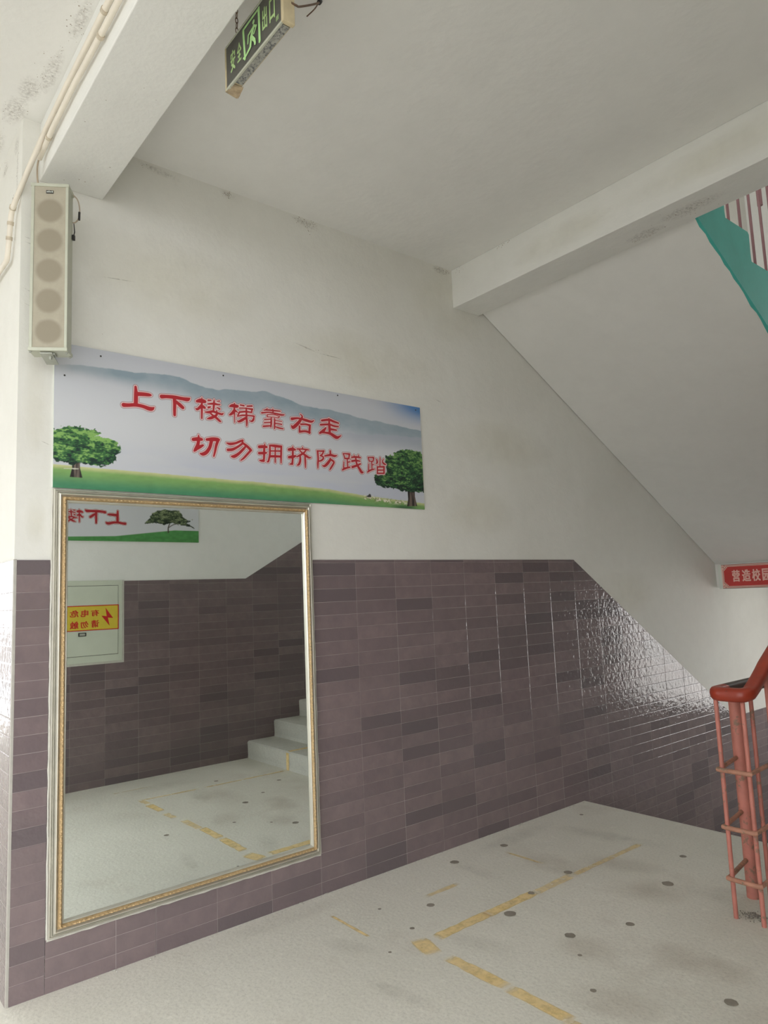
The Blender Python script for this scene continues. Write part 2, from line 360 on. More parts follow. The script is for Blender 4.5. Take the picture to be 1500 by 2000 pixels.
# second flight, from the half landing up to the storey above
pu, yu, zu = flight(6.10, 1.99, .30, .1872, 11, -1)
so = lambda y: 3.56-.582*(y-3.06)
st_u = struct(MB().prism(pu+[(3.007, zu), (3.007, so(3.007)), (6.2, so(6.2)), (6.2, 1.99)], 'X', 0, 1.596).build('staircase_upper', M['ceil']), 'sloping white soffit of the flight up to the next storey', 'staircase')
MB().prism(pu+[(3.007, zu), (3.007, so(3.007)), (6.2, so(6.2)), (6.2, 1.99)], 'X', 1.5962, 1.608).build('stringer', M['teal'], st_u)['label'] = 'teal painted stringer edge'
mb = MB(); ys = [3.0+3.1*i/60 for i in range(61)]; j_ = [rng.uniform(.004, .016) for _ in ys]
mb.v = [(x, y, so(y)-.0008) for y, k in zip(ys, j_) for x in (1.608, 1.600-k)]; mb.f = [(2*i, 2*i+1, 2*i+3, 2*i+2) for i in range(60)]
mb.build('paint_edge', M['teal'], st_u)['label'] = 'ragged teal paint edge on the soffit'
# first flight up beside the opposite wall
pa, ya, za = flight(2.845, 0, .31, .1658, 12, 1)
st_a = struct(MB().prism(pa+[(6.2, za), (6.2, 1.6), (3.84, .05), (3.84, -.1), (2.845, -.1)], 'X', 1.752, LW).build('staircase_main', M['step']), 'concrete flight climbing beside the wall opposite the mirror', 'staircase')
MB().prism(pa+[(6.2, za), (6.2, 1.6), (3.84, .05), (3.84, -.1), (2.845, -.1)], 'X', 1.744, 1.7518).build('stringer', M['teal'], st_a)['label'] = 'teal painted stringer edge'
tp = MB().box((2.53, 2.8435, 0), (2.575, 2.8448, .155))
tp.box((2.53, 2.86, .1660), (2.575, 3.15, .1668)).box((2.53, 3.1535, .17), (2.575, 3.1548, .32)).box((2.53, 3.17, .3318), (2.575, 3.46, .3326))
tp.build('yellow_tape', M['tapes'], st_a)['label'] = 'yellow tape line running up the steps'

# ---- traces of yellow tape on the floor (marks of the floor)
def strip(p, q, wd, mat='tape'):
    p, q = Vector((p[0], p[1])), Vector((q[0], q[1])); d = (q-p).normalized(); nn = Vector((-d.y, d.x))*wd/2
    p, q = p-d*.028, q+d*.028; nn *= 1.12
    L = (q-p).length; n = max(4, int(L/.04)); vs, fd, fs = [], [], []
    for i in range(n+1):
        t = i/n; c = p+(q-p)*t; j_ = 1+rng.uniform(-.12, .12); e = min(1.0, min(t, 1-t)*L/.03)
        for k, f_ in ((-1.1, 0), (-.8, 1), (.8, 1), (1.1, 0)):
            v = c+nn*k*j_; vs.append((v.x, v.y, .0012)); fd.append(f_*e)
    for i in range(n):
        for k in range(3): a0 = i*4+k; fs.append((a0, a0+1, a0+5, a0+4))
    o = MB().add(vs, fs).build('yellow_tape', M[mat], fl)
    o.data.attributes.new('fade', 'FLOAT', 'POINT').data.foreach_set('value', fd)
for p, q, wd in [((.740, 1.545), (.845, 1.515), .075), ((.765, 1.64), (.765, 1.95), .055), ((.768, 1.965), (.768, 2.30), .058), ((.772, 2.33), (.768, 2.62), .05), ((.77, 2.66), (.772, 3.30), .035),
                 ((.955, 1.535), (1.235, 1.54), .055), ((1.29, 1.54), (1.545, 1.54), .058), ((.257, 1.402), (.522, 1.402), .016), ((.405, 1.90), (.407, 2.10), .03), ((.30, 2.652), (.529, 2.66), .022),
                 ((2.60, 1.49), (2.46, 1.50), .05), ((2.41, 1.49), (2.20, 1.50), .055), ((2.09, 1.49), (1.95, 1.50), .05), ((1.82, 1.52), (1.57, 1.525), .05),
                 ((2.60, 1.52), (2.575, 1.96), .03), ((2.575, 2.05), (2.555, 2.80), .03), ((2.98, 1.40), (2.98, 1.70), .012)]:
    strip(p, q, wd, 'tapef' if wd < .051 and wd not in (.016,) else 'tape')
def bloom(parent, name, mat, axis, plane, c, ru, rv, ang=0.0, n=22):
    """soft-edged stain lying on a surface: a fan whose 'fade' attribute runs from 1 in the middle to 0 at the rim"""
    vs = [(0, 0)]; fd = [1.0]
    for ring, (k, f) in enumerate([(.45, .85), (.75, .4), (1.0, 0.0)]):
        for i in range(n):
            t = 2*math.pi*i/n; j = 1+rng.uniform(-.12, .12); u, v = k*ru*math.cos(t)*j, k*rv*math.sin(t)*j
            vs.append((u*math.cos(ang)-v*math.sin(ang), u*math.sin(ang)+v*math.cos(ang))); fd.append(f)
    fs = [(0, 1+i, 1+(i+1) % n) for i in range(n)]
    for r_ in range(2):
        for i in range(n): a0 = 1+r_*n+i; a1 = 1+r_*n+(i+1) % n; fs.append((a0, a0+n, a1+n, a1))
    P = {'X': lambda u, v: (plane, c[0]+u, c[1]+v), 'Y': lambda u, v: (c[0]+u, plane, c[1]+v), 'Z': lambda u, v: (c[0]+u, c[1]+v, plane)}[axis]
    o = MB().add([P(u, v) for u, v in vs], fs).build(name, M[mat], parent)
    at = o.data.attributes.new('fade', 'FLOAT', 'POINT'); at.data.foreach_set('value', fd); return o
for x, y, a, b, an in [(1.30, 2.03, .17, .12, .2), (1.17, 2.75, .25, .16, .6), (1.70, 2.25, .25, .13, .1), (1.62, 1.75, .2, .12, .3), (.85, 2.95, .3, .12, .4), (.6, 2.7, .25, .15, 0), (2.2, 2.0, .3, .2, 0)]:
    bloom(fl, 'floor_smudge', 'smudge', 'Z', .0006, (x, y), a, b, an)
for x, y, a, b, an in [(.95, 1.72, .22, .08, .3), (.36, 2.32, .2, .06, 0), (.55, 1.28, .15, .07, .4), (.15, 2.9, .08, .4, 0), (.1, 1.2, .09, .5, 0), (1.45, 2.95, .2, .12, 0), (.55, 3.3, .4, .1, .2), (1.0, 1.2, .2, .05, .2), (2.4, 1.9, .3, .1, .4), (2.9, 1.8, .15, .4, 0)]:
    bloom(fl, 'floor_smudge', 'greysmudge', 'Z', .0004, (x, y), a, b, an)
mb = MB()
for x, y, r in [(.173, 2.324, .026), (.196, 2.729, .024), (.729, 2.654, .024), (.759, 2.301, .018), (.841, 2.041, .030), (.497, 1.832, .021), (1.174, 2.065, .024), (1.186, 2.891, .03), (1.901, 2.059, .025), (.721, 1.381, .008),
                (.18, 3.55, .014), (1.309, 1.95, .01), (1.506, 1.761, .013), (1.30, 2.35, .02), (.62, 1.60, .012), (.35, 1.62, .009), (2.3, 2.6, .02), (2.05, 2.3, .016), (1.6, 1.3, .018), (2.7, 2.2, .02), (1.05, 3.3, .02)]:
    mb.disc((x, y, .0014), r, 'Z', 16, .08, rng)
mb.build('gum_spot', M['gum'], fl)['label'] = 'dark flattened gum spots'

mb = MB()
for k in range(46):
    y = rng.uniform(.05, 3.8); r = rng.uniform(.003, .010); x = abs(rng.gauss(0, .012))+.004
    mb.add([(x+r*math.cos(t)*rng.uniform(.6, 1.2), y+r*1.6*math.sin(t)*rng.uniform(.6, 1.2), .001) for t in (0, 1.3, 2.5, 3.7, 5.0)]+[(x, y, .004)], [(i, (i+1) % 5, 5) for i in range(5)])
mb.build('mortar_flake', M['caulk'], fl)
# ---- mould specks on plaster
def specks(parent, axis, plane, segs):
    mb = MB(); i = 'XYZ'.index(axis)
    for (p, q, n, sp, r) in segs:
        for k in range(n):
            t = rng.random(); c = [p[j]+(q[j]-p[j])*t+rng.gauss(0, sp) for j in range(3)]; c[i] = plane
            mb.disc(c, r*rng.uniform(.22, .8), axis, 6, .35, rng)
    mb.build('mould_stain', M['mold'], parent)
for x, y, a, b in [(.72, .045, .14, .03), (.36, .03, .17, .035), (.02, -.04, .12, .06), (.2, -.02, .1, .05), (-.3, -.06, .15, .04)]: bloom(ce, 'mould_stain', 'mould', 'Z', 3.8147, (x, y), a, b)
for x, z, a, b in [(-.10, 3.58, .02, .2), (-.36, 3.74, .07, .03), (-.12, 3.74, .06, .05)]: bloom(wl, 'mould_stain', 'mould', 'Y', -.0003, (x, z), a, b)
for y, z, a, b, an in [(1.03, 3.79, .05, .022, -.1), (1.53, 3.785, .10, .026, -.1), (2.65, 3.79, .09, .03, 0), (.64, 3.785, .12, .02, -.1)]: bloom(wl, 'mould_stain', 'mould', 'X', -.0052, (y, z), a, b, an)
for y, z, a, b in [(.7, 3.2, .5, .25), (1.9, 3.0, .7, .2), (2.7, 3.55, .35, .3), (3.2, 2.6, .6, .2), (.07, 2.5, .05, .3), (2.9, 2.1, .4, .18), (4.6, 1.5, .5, .2), (.08, 1.95, .05, .12)]: bloom(wl, 'yellow_stain', 'yellowing', 'X', -.0056, (y, z), a, b)
for x, z, a, b in [(1.9, 3.68, .6, .1), (.9, 3.66, .4, .1)]: bloom(b2, 'yellow_stain', 'yellowing', 'Y', 2.7497, (x, z), a, b)
for x, y, a, b in [(1.36, 2.93, .13, .05), (1.65, 2.88, .2, .06)]: bloom(b2, 'mould_stain', 'mould', 'Z', 3.5397, (x, y), a, b)
mb = MB()
for y0, z0, y1, z1, w_ in [(.015, 3.218, .062, 3.208, .003), (.014, 3.24, .05, 3.236, .002), (.012, 3.0, .048, 2.985, .003), (.017, 2.929, .056, 2.914, .002), (1.43, 3.028, 1.60, 2.996, .004), (1.60, 2.996, 1.78, 2.990, .003), (.35, 3.14, .52, 3.155, .002), (.15, 2.71, .35, 2.70, .002), (2.5, 2.86, 2.62, 2.83, .002), (4.2, 1.24, 4.24, 1.12, .002), (.09, 2.31, .14, 2.29, .002)]:
    mb.add([(-.0053, y0, z0), (-.0053, (y0+y1)/2, (z0+z1)/2+w_), (-.0053, y1, z1), (-.0053, (y0+y1)/2, (z0+z1)/2-w_)], [(0, 1, 2, 3)])
mb.build('scuff_mark', M['scuff'], wl)
specks(ce, 'Z', 3.8146, [((.85, .02, 0), (.60, .03, 0), 26, .022, .0035), ((.55, .02, 0), (.2, .0, 0), 34, .018, .003), ((.1, -.03, 0), (-.12, -.06, 0), 26, .03, .003), ((.35, -.05, 0), (.35, -.05, 0), 3, .06, .003)])
specks(wl, 'Y', -.0004, [((-.10, 0, 3.72), (-.10, 0, 3.4), 14, .010, .004), ((-.33, 0, 3.76), (-.42, 0, 3.72), 14, .014, .005), ((-.18, 0, 3.52), (-.19, 0, 3.48), 3, .008, .009)])
specks(wl, 'X', -.0055, [((0, 1.0, 3.79), (0, 1.06, 3.785), 30, .013, .0035), ((0, 1.46, 3.795), (0, 1.62, 3.785), 46, .014, .0035), ((0, 2.60, 3.79), (0, 2.72, 3.80), 40, .016, .0035), ((0, 1.55, 3.76), (0, 1.57, 3.72), 9, .006, .003),
                         ((0, 1.30, 3.02), (0, 1.95, 3.00), 8, .006, .0022), ((0, .55, 3.78), (0, .75, 3.79), 14, .01, .0025), ((0, .5, 2.9), (0, 3.0, 3.2), 16, .25, .0022), ((0, 2.0, 2.0), (0, 4.0, 2.0), 12, .25, .0022)])
specks(b2, 'Y', 2.7494, [((.02, 0, 3.78), (.12, 0, 3.79), 14, .008, .003), ((.42, 0, 3.80), (.55, 0, 3.805), 22, .006, .003)])
specks(b2, 'Z', 3.5394, [((1.25, 2.95, 0), (1.4, 2.98, 0), 26, .02, .004), ((1.5, 2.85, 0), (1.75, 2.9, 0), 22, .04, .004)])
specks(b1, 'Z', 3.5294, [((.1, .12, 0), (.25, .3, 0), 6, .05, .004), ((.5, .15, 0), (1.0, .3, 0), 5, .05, .003)])

# ================================================================== PRINTED BANNERS
GL = json.loads('''{"shang":[[[385,517,6.4],[387,482,10.0],[386,433,10.6]],[[392,483,10.6],[425,486,10.0],[451,487,8.5],[461,487,4.2]],[[328,419,10.6],[350,421,9.2],[385,427,9.2],[420,425,9.2],[450,418,10.6],[466,419,9.2],[477,428,2.2]]],"xia":[[[515,488,10.6],[541,492,9.2],[581,494,10.0],[622,493,9.2],[649,493,10.6],[663,502,2.8]],[[580,492,9.2],[582,458,9.2],[581,432,8.5],[581,403,7.1]],[[589,473,7.8],[608,459,10.0],[624,447,9.2]]],"lou":[[[701,491,7.2],[722,497,12.0],[741,496,9.9],[747,496,5.8]],[[728,514,2.8],[727,471,6.4],[727,441,5.7],[726,405,5.0]],[[726,473,7.8],[714,459,7.8],[700,448,5.7],[694,454,2.8]],[[730,471,6.4],[740,464,7.8],[747,460,2.8]],[[763,505,5.0],[778,507,3.6]],[[813,507,2.8],[827,510,3.6]],[[760,485,3.6],[794,491,6.4],[815,490,5.0],[829,491,3.6]],[[796,514,2.2],[795,493,6.4],[791,454,5.0]],[[764,467,6.4],[775,472,3.6]],[[811,474,2.8],[826,468,5.7]],[[743,440,2.8],[766,442,7.2],[788,449,6.4],[820,443,6.4],[839,441,5.8],[847,448,2.8]],[[810,457,3.6],[809,434,6.4],[787,418,7.8],[771,411,7.2],[755,406,2.2]],[[783,448,5.0],[774,439,5.0],[793,425,5.7],[809,416,7.1],[825,404,6.4],[833,401,2.8]]],"ti":[[[885,490,4.5],[903,496,10.0],[926,496,9.2],[934,499,4.2]],[[913,510,3.6],[911,471,6.4],[911,444,3.6],[912,406,2.8]],[[911,471,7.8],[897,453,7.8],[884,444,5.0]],[[916,471,7.1],[931,463,2.8]],[[947,506,4.2],[968,505,5.0]],[[987,505,4.2],[1017,510,5.0]],[[941,488,3.6],[974,492,3.6],[1003,492,5.0],[1020,493,5.0]],[[1017,493,5.0],[1014,476,5.0]],[[945,467,5.0],[979,474,5.0],[1014,474,4.2]],[[942,467,5.0],[931,447,4.2]],[[928,441,2.8],[959,451,5.0],[1002,455,4.2],[1029,455,5.0]],[[982,493,5.0],[983,441,6.4],[984,417,6.4],[983,396,3.6]],[[979,440,6.4],[955,424,7.8],[936,414,5.7],[927,418,2.2]],[[1028,454,3.6],[1024,436,6.4],[1013,425,5.0],[998,428,2.2]]],"kao":[[[1113,510,2.2],[1093,497,3.2]],[[1088,497,2.8],[1120,502,5.0],[1151,503,5.0],[1194,505,3.6]],[[1146,513,2.8],[1147,490,5.0]],[[1076,480,5.0],[1120,489,4.2],[1159,488,5.0],[1198,485,5.7],[1218,488,3.6]],[[1108,473,2.8],[1111,463,4.2]],[[1108,474,2.8],[1151,481,2.8],[1186,474,2.8]],[[1188,475,2.8],[1182,467,3.6]],[[1111,462,2.8],[1150,465,2.2],[1180,466,2.8]],[[1135,459,4.2],[1134,433,6.4],[1131,408,4.5]],[[1092,445,3.6],[1131,452,3.6]],[[1090,427,3.6],[1130,434,3.6]],[[1084,406,5.0],[1110,411,5.0],[1132,415,3.6]],[[1156,458,4.2],[1155,429,5.7],[1154,402,4.5]],[[1158,450,2.8],[1201,447,2.8]],[[1157,432,3.6],[1200,431,4.2]],[[1157,413,3.6],[1180,409,5.0],[1208,407,4.2]]],"you":[[[1267,471,8.6],[1310,480,5.8],[1359,475,8.6],[1397,471,7.2],[1416,481,2.8]],[[1325,505,3.6],[1337,492,5.8],[1318,463,9.2],[1293,437,10.6],[1272,422,9.2],[1264,433,3.6]],[[1317,434,6.4],[1316,402,6.4]],[[1326,447,5.7],[1359,451,5.7],[1388,448,7.2]],[[1387,446,7.2],[1384,424,7.8],[1382,403,6.4]],[[1320,404,7.2],[1353,410,6.4],[1384,407,8.1]]],"zou":[[[1470,487,6.4],[1522,498,7.8],[1553,492,7.8],[1590,486,5.0]],[[1522,507,3.6],[1523,467,9.2],[1524,422,8.6]],[[1462,461,6.4],[1521,470,6.4],[1556,465,6.4],[1587,465,5.0]],[[1529,443,7.8],[1573,442,5.0]],[[1498,447,5.0],[1480,428,9.4],[1454,411,6.4]],[[1463,417,6.4],[1497,418,6.4],[1528,416,9.2],[1562,401,11.4],[1580,399,8.6],[1605,413,2.8]]],"qie":[[[679,289,9.2],[706,294,10.6],[724,294,7.8]],[[707,315,2.8],[708,294,8.5],[703,265,9.2],[693,242,10.0],[683,230,5.0]],[[693,242,9.2],[713,254,9.2],[731,264,5.7]],[[752,296,7.1],[782,301,10.6],[811,303,9.9],[822,303,5.0]],[[816,301,8.5],[805,273,7.8],[797,238,6.4],[790,213,5.0]],[[778,294,10.0],[769,259,9.2],[751,231,9.9],[730,218,9.2],[715,220,3.6]]],"wu":[[[864,290,3.6],[884,287,7.8],[916,295,6.4],[943,308,6.4],[958,315,5.0]],[[958,314,5.7],[957,301,6.4],[981,286,7.8],[1003,268,7.8],[1010,264,2.8]],[[870,254,7.8],[897,259,7.8],[929,277,6.4],[954,296,6.4]],[[891,221,5.0],[907,223,9.2],[934,241,7.8],[962,269,7.1],[976,285,5.0]],[[1004,264,6.4],[980,238,6.4],[961,218,5.7],[944,205,3.6]]],"yong":[[[1056,289,8.6],[1084,293,9.2],[1102,293,6.4]],[[1091,310,2.8],[1086,275,7.2],[1084,230,6.4],[1080,214,7.1]],[[1055,254,7.8],[1086,258,7.8],[1101,261,4.2]],[[1082,216,7.8],[1067,214,6.4],[1055,216,2.8]],[[1121,304,5.0],[1151,304,8.5],[1182,304,7.8],[1195,306,5.7]],[[1122,299,5.8],[1121,256,6.4],[1115,228,6.4],[1109,213,5.7],[1100,211,2.2]],[[1194,305,6.4],[1191,251,6.4],[1190,212,4.2]],[[1156,301,4.2],[1154,248,5.0],[1153,213,4.5]],[[1122,273,4.2],[1191,279,5.0]],[[1121,243,7.1],[1154,246,7.2],[1191,248,6.4]]],"ji":[[[1242,292,7.8],[1266,297,10.0],[1285,296,5.0]],[[1269,312,3.6],[1268,282,6.4],[1265,235,6.4],[1262,214,7.1]],[[1242,249,7.8],[1267,254,9.2],[1286,261,5.0]],[[1262,214,7.8],[1245,210,2.8]],[[1334,315,3.6],[1333,307,4.2]],[[1296,301,4.2],[1331,304,4.5],[1361,304,5.0],[1376,303,2.8]],[[1356,300,4.2],[1341,284,5.8],[1316,268,6.4],[1292,256,3.6]],[[1312,297,4.2],[1328,283,5.7],[1352,269,7.8],[1374,259,6.4],[1389,261,2.2]],[[1315,267,5.8],[1315,237,7.2],[1306,215,7.2],[1293,208,2.8]],[[1348,266,5.7],[1349,231,6.4],[1349,199,3.6]]],"fang":[[[1435,302,6.4],[1437,257,6.4],[1434,228,6.4],[1433,203,3.6]],[[1430,304,3.6],[1460,305,5.0],[1479,308,5.0]],[[1477,306,5.0],[1466,287,5.0],[1453,278,5.0]],[[1453,278,4.2],[1472,272,5.7],[1471,260,5.8],[1454,248,5.7],[1439,245,4.2]],[[1523,312,5.8],[1524,293,7.2]],[[1484,279,5.0],[1524,288,7.8],[1551,285,7.2],[1569,289,3.6]],[[1520,271,3.6],[1521,260,7.8],[1499,234,9.2],[1479,219,7.2],[1466,221,3.6]],[[1523,262,7.2],[1546,251,6.4],[1542,237,6.4],[1525,213,6.4],[1515,200,3.6]]],"jian":[[[1615,306,3.6],[1623,291,5.0],[1626,278,5.0]],[[1617,306,3.6],[1663,307,5.8]],[[1661,306,6.4],[1657,282,5.0]],[[1626,277,5.0],[1658,280,5.7]],[[1644,276,5.0],[1646,227,5.0]],[[1649,257,4.2],[1665,261,3.6]],[[1619,257,3.6],[1616,224,5.0]],[[1607,207,5.0],[1619,215,7.2],[1644,223,5.7],[1662,228,5.0]],[[1677,289,5.0],[1711,294,6.4],[1744,293,4.5]],[[1696,304,2.8],[1697,292,3.6]],[[1728,307,3.6],[1732,296,4.2]],[[1678,266,6.4],[1710,272,6.4],[1739,271,4.5]],[[1680,230,7.8],[1713,242,7.2],[1742,255,5.0]],[[1707,292,6.4],[1714,252,7.2],[1733,224,9.2],[1748,205,9.4],[1763,206,2.2]]],"ta":[[[1803,299,5.0],[1810,278,5.0]],[[1804,300,3.6],[1845,303,5.0]],[[1845,301,5.8],[1840,280,5.0]],[[1810,277,3.6],[1840,279,3.6]],[[1829,276,5.0],[1829,228,4.5]],[[1830,256,4.2],[1848,260,2.2]],[[1805,260,3.6],[1802,220,5.0]],[[1794,209,5.0],[1816,222,5.8],[1848,232,3.6]],[[1868,293,5.0],[1872,276,7.2],[1863,265,2.8]],[[1896,307,3.6],[1892,257,4.5]],[[1923,301,2.8],[1913,283,5.0],[1925,271,7.2],[1941,267,2.8]],[[1872,246,5.7],[1870,208,5.0]],[[1924,252,7.2],[1922,212,6.4]],[[1870,247,5.0],[1924,252,5.8]],[[1871,227,5.0],[1921,231,4.2]],[[1868,207,5.0],[1922,211,5.0]]]}''')
def vnoise(nx, ny, cx, cy, seed, octaves=4):
    r = np.random.RandomState(seed); out = np.zeros((ny, nx)); amp, tot = 1.0, 0.0
    for o in range(octaves):
        gx, gy = int(cx*2**o)+2, int(cy*2**o)+2; gd = r.rand(gy+1, gx+1)
        X = np.linspace(0, gx-1.001, nx); Y = np.linspace(0, gy-1.001, ny)
        xi, yi = X.astype(int), Y.astype(int); fx, fy = X-xi, Y-yi; fx = fx*fx*(3-2*fx); fy = fy*fy*(3-2*fy)
        a = gd[np.ix_(yi, xi)]; b = gd[np.ix_(yi, xi+1)]; c = gd[np.ix_(yi+1, xi)]; d = gd[np.ix_(yi+1, xi+1)]
        out += amp*((a*(1-fx)+b*fx)*(1-fy[:, None])+(c*(1-fx)+d*fx)*fy[:, None]); tot += amp; amp *= .55
    return out/tot
def sdf_poly(S, T, poly):
    d = np.full(S.shape, 1e9); ins = np.zeros(S.shape, bool); n = len(poly)
    for i in range(n):
        x0, y0 = poly[i]; x1, y1 = poly[(i+1) % n]; ex, ey = x1-x0, y1-y0
        t = np.clip(((S-x0)*ex+(T-y0)*ey)/(ex*ex+ey*ey+1e-9), 0, 1); d = np.minimum(d, np.hypot(S-x0-t*ex, T-y0-t*ey))
        c = (y0 > T) != (y1 > T); ins ^= c & (S < (x1-x0)*(T-y0)/((y1-y0) if y1 != y0 else 1e-9)+x0)
    return np.where(ins, -d, d)
def sdf_strokes(S, T, strokes):
    d = np.full(S.shape, 1e9)
    for st in strokes:
        pts = st if len(st) > 1 else [st[0], st[0]]
        if len(pts) > 2:                                   # smooth the stroke
            P = np.array(pts, float); out = []
            for i in range(len(P)-1):
                p0, p1, p2, p3 = P[max(i-1, 0)], P[i], P[i+1], P[min(i+2, len(P)-1)]
                for k in range(4):
                    t = k/4; out.append(.5*((2*p1)+(-p0+p2)*t+(2*p0-5*p1+4*p2-p3)*t*t+(-p0+3*p1-3*p2+p3)*t**3))
            pts = out+[P[-1]]
        for (x0, y0, r0), (x1, y1, r1) in zip(pts[:-1], pts[1:]):
            pad = max(r0, r1)+22
            jj = np.where((S[0] > min(x0, x1)-pad) & (S[0] < max(x0, x1)+pad))[0]; ii = np.where((T[:, 0] > min(y0, y1)-pad) & (T[:, 0] < max(y0, y1)+pad))[0]
            if len(ii) == 0 or len(jj) == 0: continue
            sl = np.s_[ii[0]:ii[-1]+1, jj[0]:jj[-1]+1]; s_, t_ = S[sl], T[sl]; ex, ey = x1-x0, y1-y0
            t = np.clip(((s_-x0)*ex+(t_-y0)*ey)/(ex*ex+ey*ey+1e-9), 0, 1)
            d[sl] = np.minimum(d[sl], np.hypot(s_-x0-t*ex, t_-y0-t*ey)-(r0+(r1-r0)*t))
    return d
def L3(r, g, b): return np.array([lin(r), lin(g), lin(b)])
def over(img, col, a): return img*(1-a[..., None])+np.asarray(col)*a[..., None]
def sm(x, a, b):
    t = np.clip((x-a)/(b-a), 0, 1); return t*t*(3-2*t)
def lettering(img, S, T, strokes, k=1.0):
    d = sdf_strokes(S, T, strokes); aa = 1.2
    img = over(img, L3(120, 60, 62), 1-sm(d, 6.6*k-aa, 6.6*k+aa)); img = over(img, L3(226, 196, 196), 1-sm(d, 4.6*k-aa, 4.6*k+aa)); return over(img, L3(172, 42, 50), 1-sm(d, -aa, aa))
def canopy(img, S, T, poly, seed, nx, ny, lo, mid, hi, span):
    n1 = vnoise(nx, ny, span[0]/15, span[1]/10, seed, 4); n2 = vnoise(nx, ny, span[0]/34, span[1]/13, seed+1, 3)*.62+vnoise(nx, ny, span[0]/8, span[1]/4.5, seed+2, 2)*.38
    d = sdf_poly(S, T, poly)+(n1-.52)*30
    a = 1-sm(d, -1.5, 1.5); y0 = min(p[1] for p in poly); y1 = max(p[1] for p in poly)
    v = n2*1.7+.30*(T-y0)/(y1-y0)-.56
    col = np.where((v < .45)[..., None], lo+(mid-lo)*sm(v, .15, .45)[..., None], mid+(hi-mid)*sm(v, .45, .75)[..., None])
    return img*(1-a[..., None])+col*a[..., None]
def print_mesh(name, parent, img, o, ud, vd, Wd, Hd):
    ny, nx, _ = img.shape
    X, Y = np.meshgrid(np.linspace(0, Wd, nx), np.linspace(0, Hd, ny)); O, U, V = np.array(o), np.array(ud, float), np.array(vd, float)
    co_ = (O+X[..., None]*U+Y[..., None]*V).reshape(-1, 3)
    idx = np.arange(nx*ny).reshape(ny, nx); q = np.stack([idx[:-1, :-1], idx[:-1, 1:], idx[1:, 1:], idx[1:, :-1]], -1).reshape(-1, 4)
    me = bpy.data.meshes.new(name); me.vertices.add(nx*ny); me.vertices.foreach_set('co', co_.ravel().astype(np.float32))
    me.loops.add(q.size); me.loops.foreach_set('vertex_index', q.ravel().astype(np.int32)); me.polygons.add(len(q)); me.polygons.foreach_set('loop_start', np.arange(0, q.size, 4, dtype=np.int32))
    me.update(); me.validate()
    ca = me.attributes.new('print_colour', 'FLOAT_COLOR', 'POINT'); ca.data.foreach_set('color', np.concatenate([img.reshape(-1, 3), np.ones((nx*ny, 1))], 1).ravel().astype(np.float32))
    me.materials.append(M['print']); ob = bpy.data.objects.new(name, me); C.objects.link(ob); ob.parent = parent
    ob.matrix_parent_inverse = parent.matrix_basis.inverted(); return ob
# --- the banner above the mirror
bn = thing('wall_banner', 'long landscape banner with red characters and two trees above the mirror', 'banner', (0, 1.262, 2.10))
MB().box((-.006, .146, 2.100), (.0045, 2.378, 2.771)).build('backing_board', M['white'], bn, bevel=.001)
NX, NY = 1180, 356
S, T = np.meshgrid(np.linspace(16, 2248, NX), np.linspace(0, 671, NY))
ridge = np.interp(S, [16, 26, 70, 183, 326, 451, 529, 609, 747, 953, 1110, 1240, 1376, 1519, 1744, 1985, 2248], [560, 564, 572, 582, 588, 592, 610, 603, 568, 583, 606, 583, 556, 556, 543, 530, 514])
rn = vnoise(NX, NY, 30, 1, 4, 4)[0][None, :]; ridge = ridge+(rn-.5)*16
img = np.zeros((NY, NX, 3))+L3(192, 195, 202)
img = over(img, L3(206, 208, 212), np.exp(-((T-330)/170)**2)*.8)
img = over(img, L3(184, 189, 206), sm(T, 260, 110)*.6*sm(vnoise(NX, NY, 5, 12, 11, 3), .3, .7))
img = over(img, L3(182, 185, 194), sm(T, 600, 671)*.6)
dm = ridge-T; fade = np.interp(S, [16, 150, 700, 1200, 2248], [40, 70, 150, 170, 190])
mt = sm(dm, -2, 3)*(1-sm(dm, 0, 1)*sm(dm/fade, .15, 1.0))*np.interp(S, [16, 90, 300, 2248], [.0, .5, .95, .85])
mt = mt*(.75+.5*vnoise(NX, NY, 24, 12, 5, 4))
img = over(img, L3(140, 157, 168), np.clip(mt, 0, 1))
r2 = np.interp(S, [1300, 1600, 1900, 2248], [330, 430, 455, 470])+(rn-.5)*20
d2 = r2-T; img = over(img, L3(172, 176, 188), np.clip(sm(d2, -3, 6)*(1-sm(d2, 10, 130))*sm(S, 1350, 1750)*.7, 0, 1))
img = over(img, L3(84, 130, 184), np.clip(sm(S, 1850, 2300)*sm(T, 520, 690)*1.3, 0, 1))
gt = np.interp(S, [16, 339, 1035, 1500, 1721, 2248], [104, 101, 95, 86, 66, 40])+(vnoise(NX, NY, 60, 1, 8, 3)[0][None, :]-.5)*4
dg_ = gt-T; gn = vnoise(NX, NY, 50, 40, 21, 4)
grass = L3(190, 194, 140)+(L3(124, 162, 96)-L3(190, 194, 140))*sm(dg_, 0, 26)[..., None]
grass = grass+(L3(72, 132, 98)-grass)*sm(dg_, 18, 95)[..., None]
grass = grass*(.88+.24*gn[..., None])
img = over(img, grass, sm(dg_, -2, 2))
def trunk(img, poly, seed, c1, c2):
    d = sdf_poly(S, T, poly); n = vnoise(NX, NY, 260, 3, seed, 2)
    return over(img, c1+(c2-c1)*sm(n, .35, .7)[..., None], 1-sm(d, -1.5, 1.5))
img = trunk(img, [(95, 125), (130, 128), (131, 95), (142, 52), (87, 52), (97, 95)], 31, L3(44, 40, 40), L3(120, 108, 98))
img = over(img, L3(205, 205, 190), (1-sm(np.abs(T-90-(S-80)*.05)-3*vnoise(NX, NY, 200, 60, 41, 2), -2, 2))*((S > 60) & (S < 125)))
